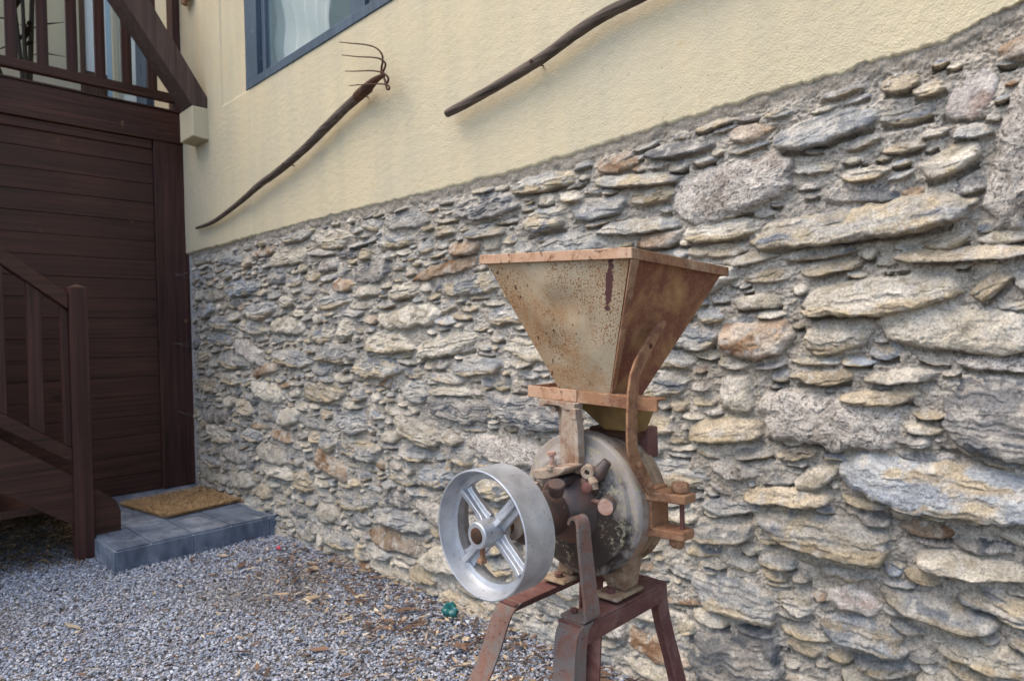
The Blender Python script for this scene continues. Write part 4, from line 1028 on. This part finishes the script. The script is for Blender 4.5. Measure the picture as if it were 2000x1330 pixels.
for y, z in ((.907, .783), (.938, .744)):
    P_(MB().lathe((-.6055, y, z), [(0, .0068), (.004, .0064), (.006, .004), (.0065, 0)], (1, 0, 0), 16), 'rivet', 'rust_orange', strap, smooth=50)
# ---- clamp lugs on the right of the drum
b = MB()
b.box((-.628, .945, .655), (-.6065, 1.0, .736)); b.prism([(-.622, .939), (-.565, .950), (-.548, .952), (-.546, .985), (-.56, .992), (-.622, .992)], 2, .7165, .732)
b.prism([(-.622, .945), (-.575, .948), (-.552, .952), (-.550, .985), (-.565, .992), (-.622, .992)], 2, .6565, .6715)
cl = P_(b, 'clamp_lug', 'rust_orange', bevel=.003)
b = MB(); b.lathe((-.5665, .97, .7325), [(0, .012), (.003, .0145), (.012, .0145), (.016, .012)], (0, 0, 1), 24, wob=.03); P_(b, 'clamp_nut', 'rust_orange', cl, smooth=40); b = MB(); b.lathe((-.574, .97, .6560), [(0, .0125), (-.012, .0125), (-.016, .009)], (0, 0, 1), 24, wob=.03)
P_(b, 'clamp_nut', 'rust_orange', cl, smooth=40)
P_(MB().cyl((-.5640, .97, .655), (-.5640, .97, .735), .0042, 12), 'clamp_rod', 'rust_red', cl)
# ---- feet of the drum
for sx, nm in ((1, 0), (-1, 1)):
    b = MB(); X0 = XM + sx * .058
    b.hexa([(X0 - .024, .90, .5475), (X0 + .030, .90, .5475), (X0 + .030, .985, .5475), (X0 - .024, .985, .5475)], [(X0 - .022, .903, .5545), (X0 + .028, .903, .5545), (X0 + .028, .982, .5545), (X0 - .022, .982, .5545)])
    b.hexa([(X0 - .015, .935, .555), (X0 + .022, .935, .555), (X0 + .022, .975, .555), (X0 - .015, .975, .555)], [(X0 - .026 * sx - .02, .925, .61), (X0 + .028, .925, .61), (X0 + .028, .985, .61), (X0 - .026 * sx - .02, .985, .61)])
    ft = P_(b, 'drum_foot', 'casting_brown', bevel=.004)
    P_(MB().cyl((X0 + .004, .918, .5545), (X0 + .004, .918, .562), .008, 6), 'bolt', 'rust_red', ft, bevel=.001)
# ---- front strut
b = MB()
b.strip(path_pts([(-.684, .834, .690), (-.681, .834, .698), (-.676, .834, .7015), (-.668, .834, .700), (-.663, .833, .690), (-.660, .832, .66), (-.652, .83, .60), (-.645, .828, .556), (-.648, .828, .5465), (-.664, .828, .5445), (-.695, .828, .5445)], 44), (0, 1, 0), .034, .0052, [float(np.interp(k, [0, 12, 32, 44], [.026, .027, .036, .036])) for k in range(44)])
st_ = P_(b, 'strut', 'leg_paint', bevel=.0012)
P_(MB().cyl((-.682, .828, .5472), (-.682, .828, .554), .0065, 6), 'bolt', 'rust_red', st_, bevel=.001)
# ---- stand
b = MB(); zt = .5415
b.box((-.693, .800, .5375), (-.6475, 1.055, .5415)); b.box((-.6515, .806, .508), (-.6475, 1.05, .5372))
b.box((-.824, .795, .5375), (-.782, 1.055, .5415)); b.box((-.824, .806, .508), (-.820, 1.05, .5372))
b.box((-.7815, 1.015, .5375), (-.6935, 1.055, .5413)); b.box((-.8195, 1.051, .508), (-.652, 1.055, .5372))
std = P_(b, 'stand', 'rust_red', bevel=.0014)
def leg(pts, w, d_, mat, wx_=(1, 0, 0), wy_=(0, 1, 0)):
    """angle-iron leg: two flat plates meeting in an L"""
    pts = path_pts(pts, 18); b = MB(); k = len(pts)
    for kind in (0, 1):
        vs = []; fs = []
        for j, p in enumerate(pts):
            p = Vector(p); t = .0045
            if kind == 0: corners = [(0, 0), (w, 0), (w, t * wy_[1]), (0, t * wy_[1])]
            else: corners = [(0, t * wy_[1] * 1.02), (t * wx_[0], t * wy_[1] * 1.02), (t * wx_[0], d_ * wy_[1]), (0, d_ * wy_[1])]
            for cx_, cy_ in corners:
                xx = cx_ * (wx_[0] if kind == 0 else 1)
                vs.append(p + Vector((xx, cy_, 0)))
        for j in range(k - 1):
            for i in range(4): fs.append((j * 4 + i, j * 4 + (i + 1) % 4, (j + 1) * 4 + (i + 1) % 4, (j + 1) * 4 + i))
        fs += [(3, 2, 1, 0), tuple(range(4 * k - 4, 4 * k))]
        b.add(vs, fs)
    return P_(b, 'leg', mat, std, bevel=.0012)
leg([(-.645, .806, .5416), (-.6435, .790, .534), (-.642, .782, .515), (-.640, .774, .47), (-.625, .745, .30), (-.585, .69, .0)], .043, .03, 'leg_paint', (-1, 0, 0), (0, 1, 0))
leg([(-.822, .806, .5416), (-.8235, .792, .534), (-.828, .782, .515), (-.845, .768, .45), (-.878, .735, .33), (-.93, .68, .0)], .042, .03, 'leg_paint', (1, 0, 0), (0, 1, 0))
leg([(-.6475, 1.055, .538), (-.646, 1.056, .50), (-.638, 1.060, .45), (-.615, 1.07, .34), (-.56, 1.10, .0)], .038, .03, 'rust_red', (-1, 0, 0), (0, -1, 0))
leg([(-.826, 1.055, .538), (-.830, 1.056, .50), (-.836, 1.06, .45), (-.85, 1.07, .34), (-.90, 1.10, .0)], .038, .03, 'rust_red', (1, 0, 0), (0, -1, 0))
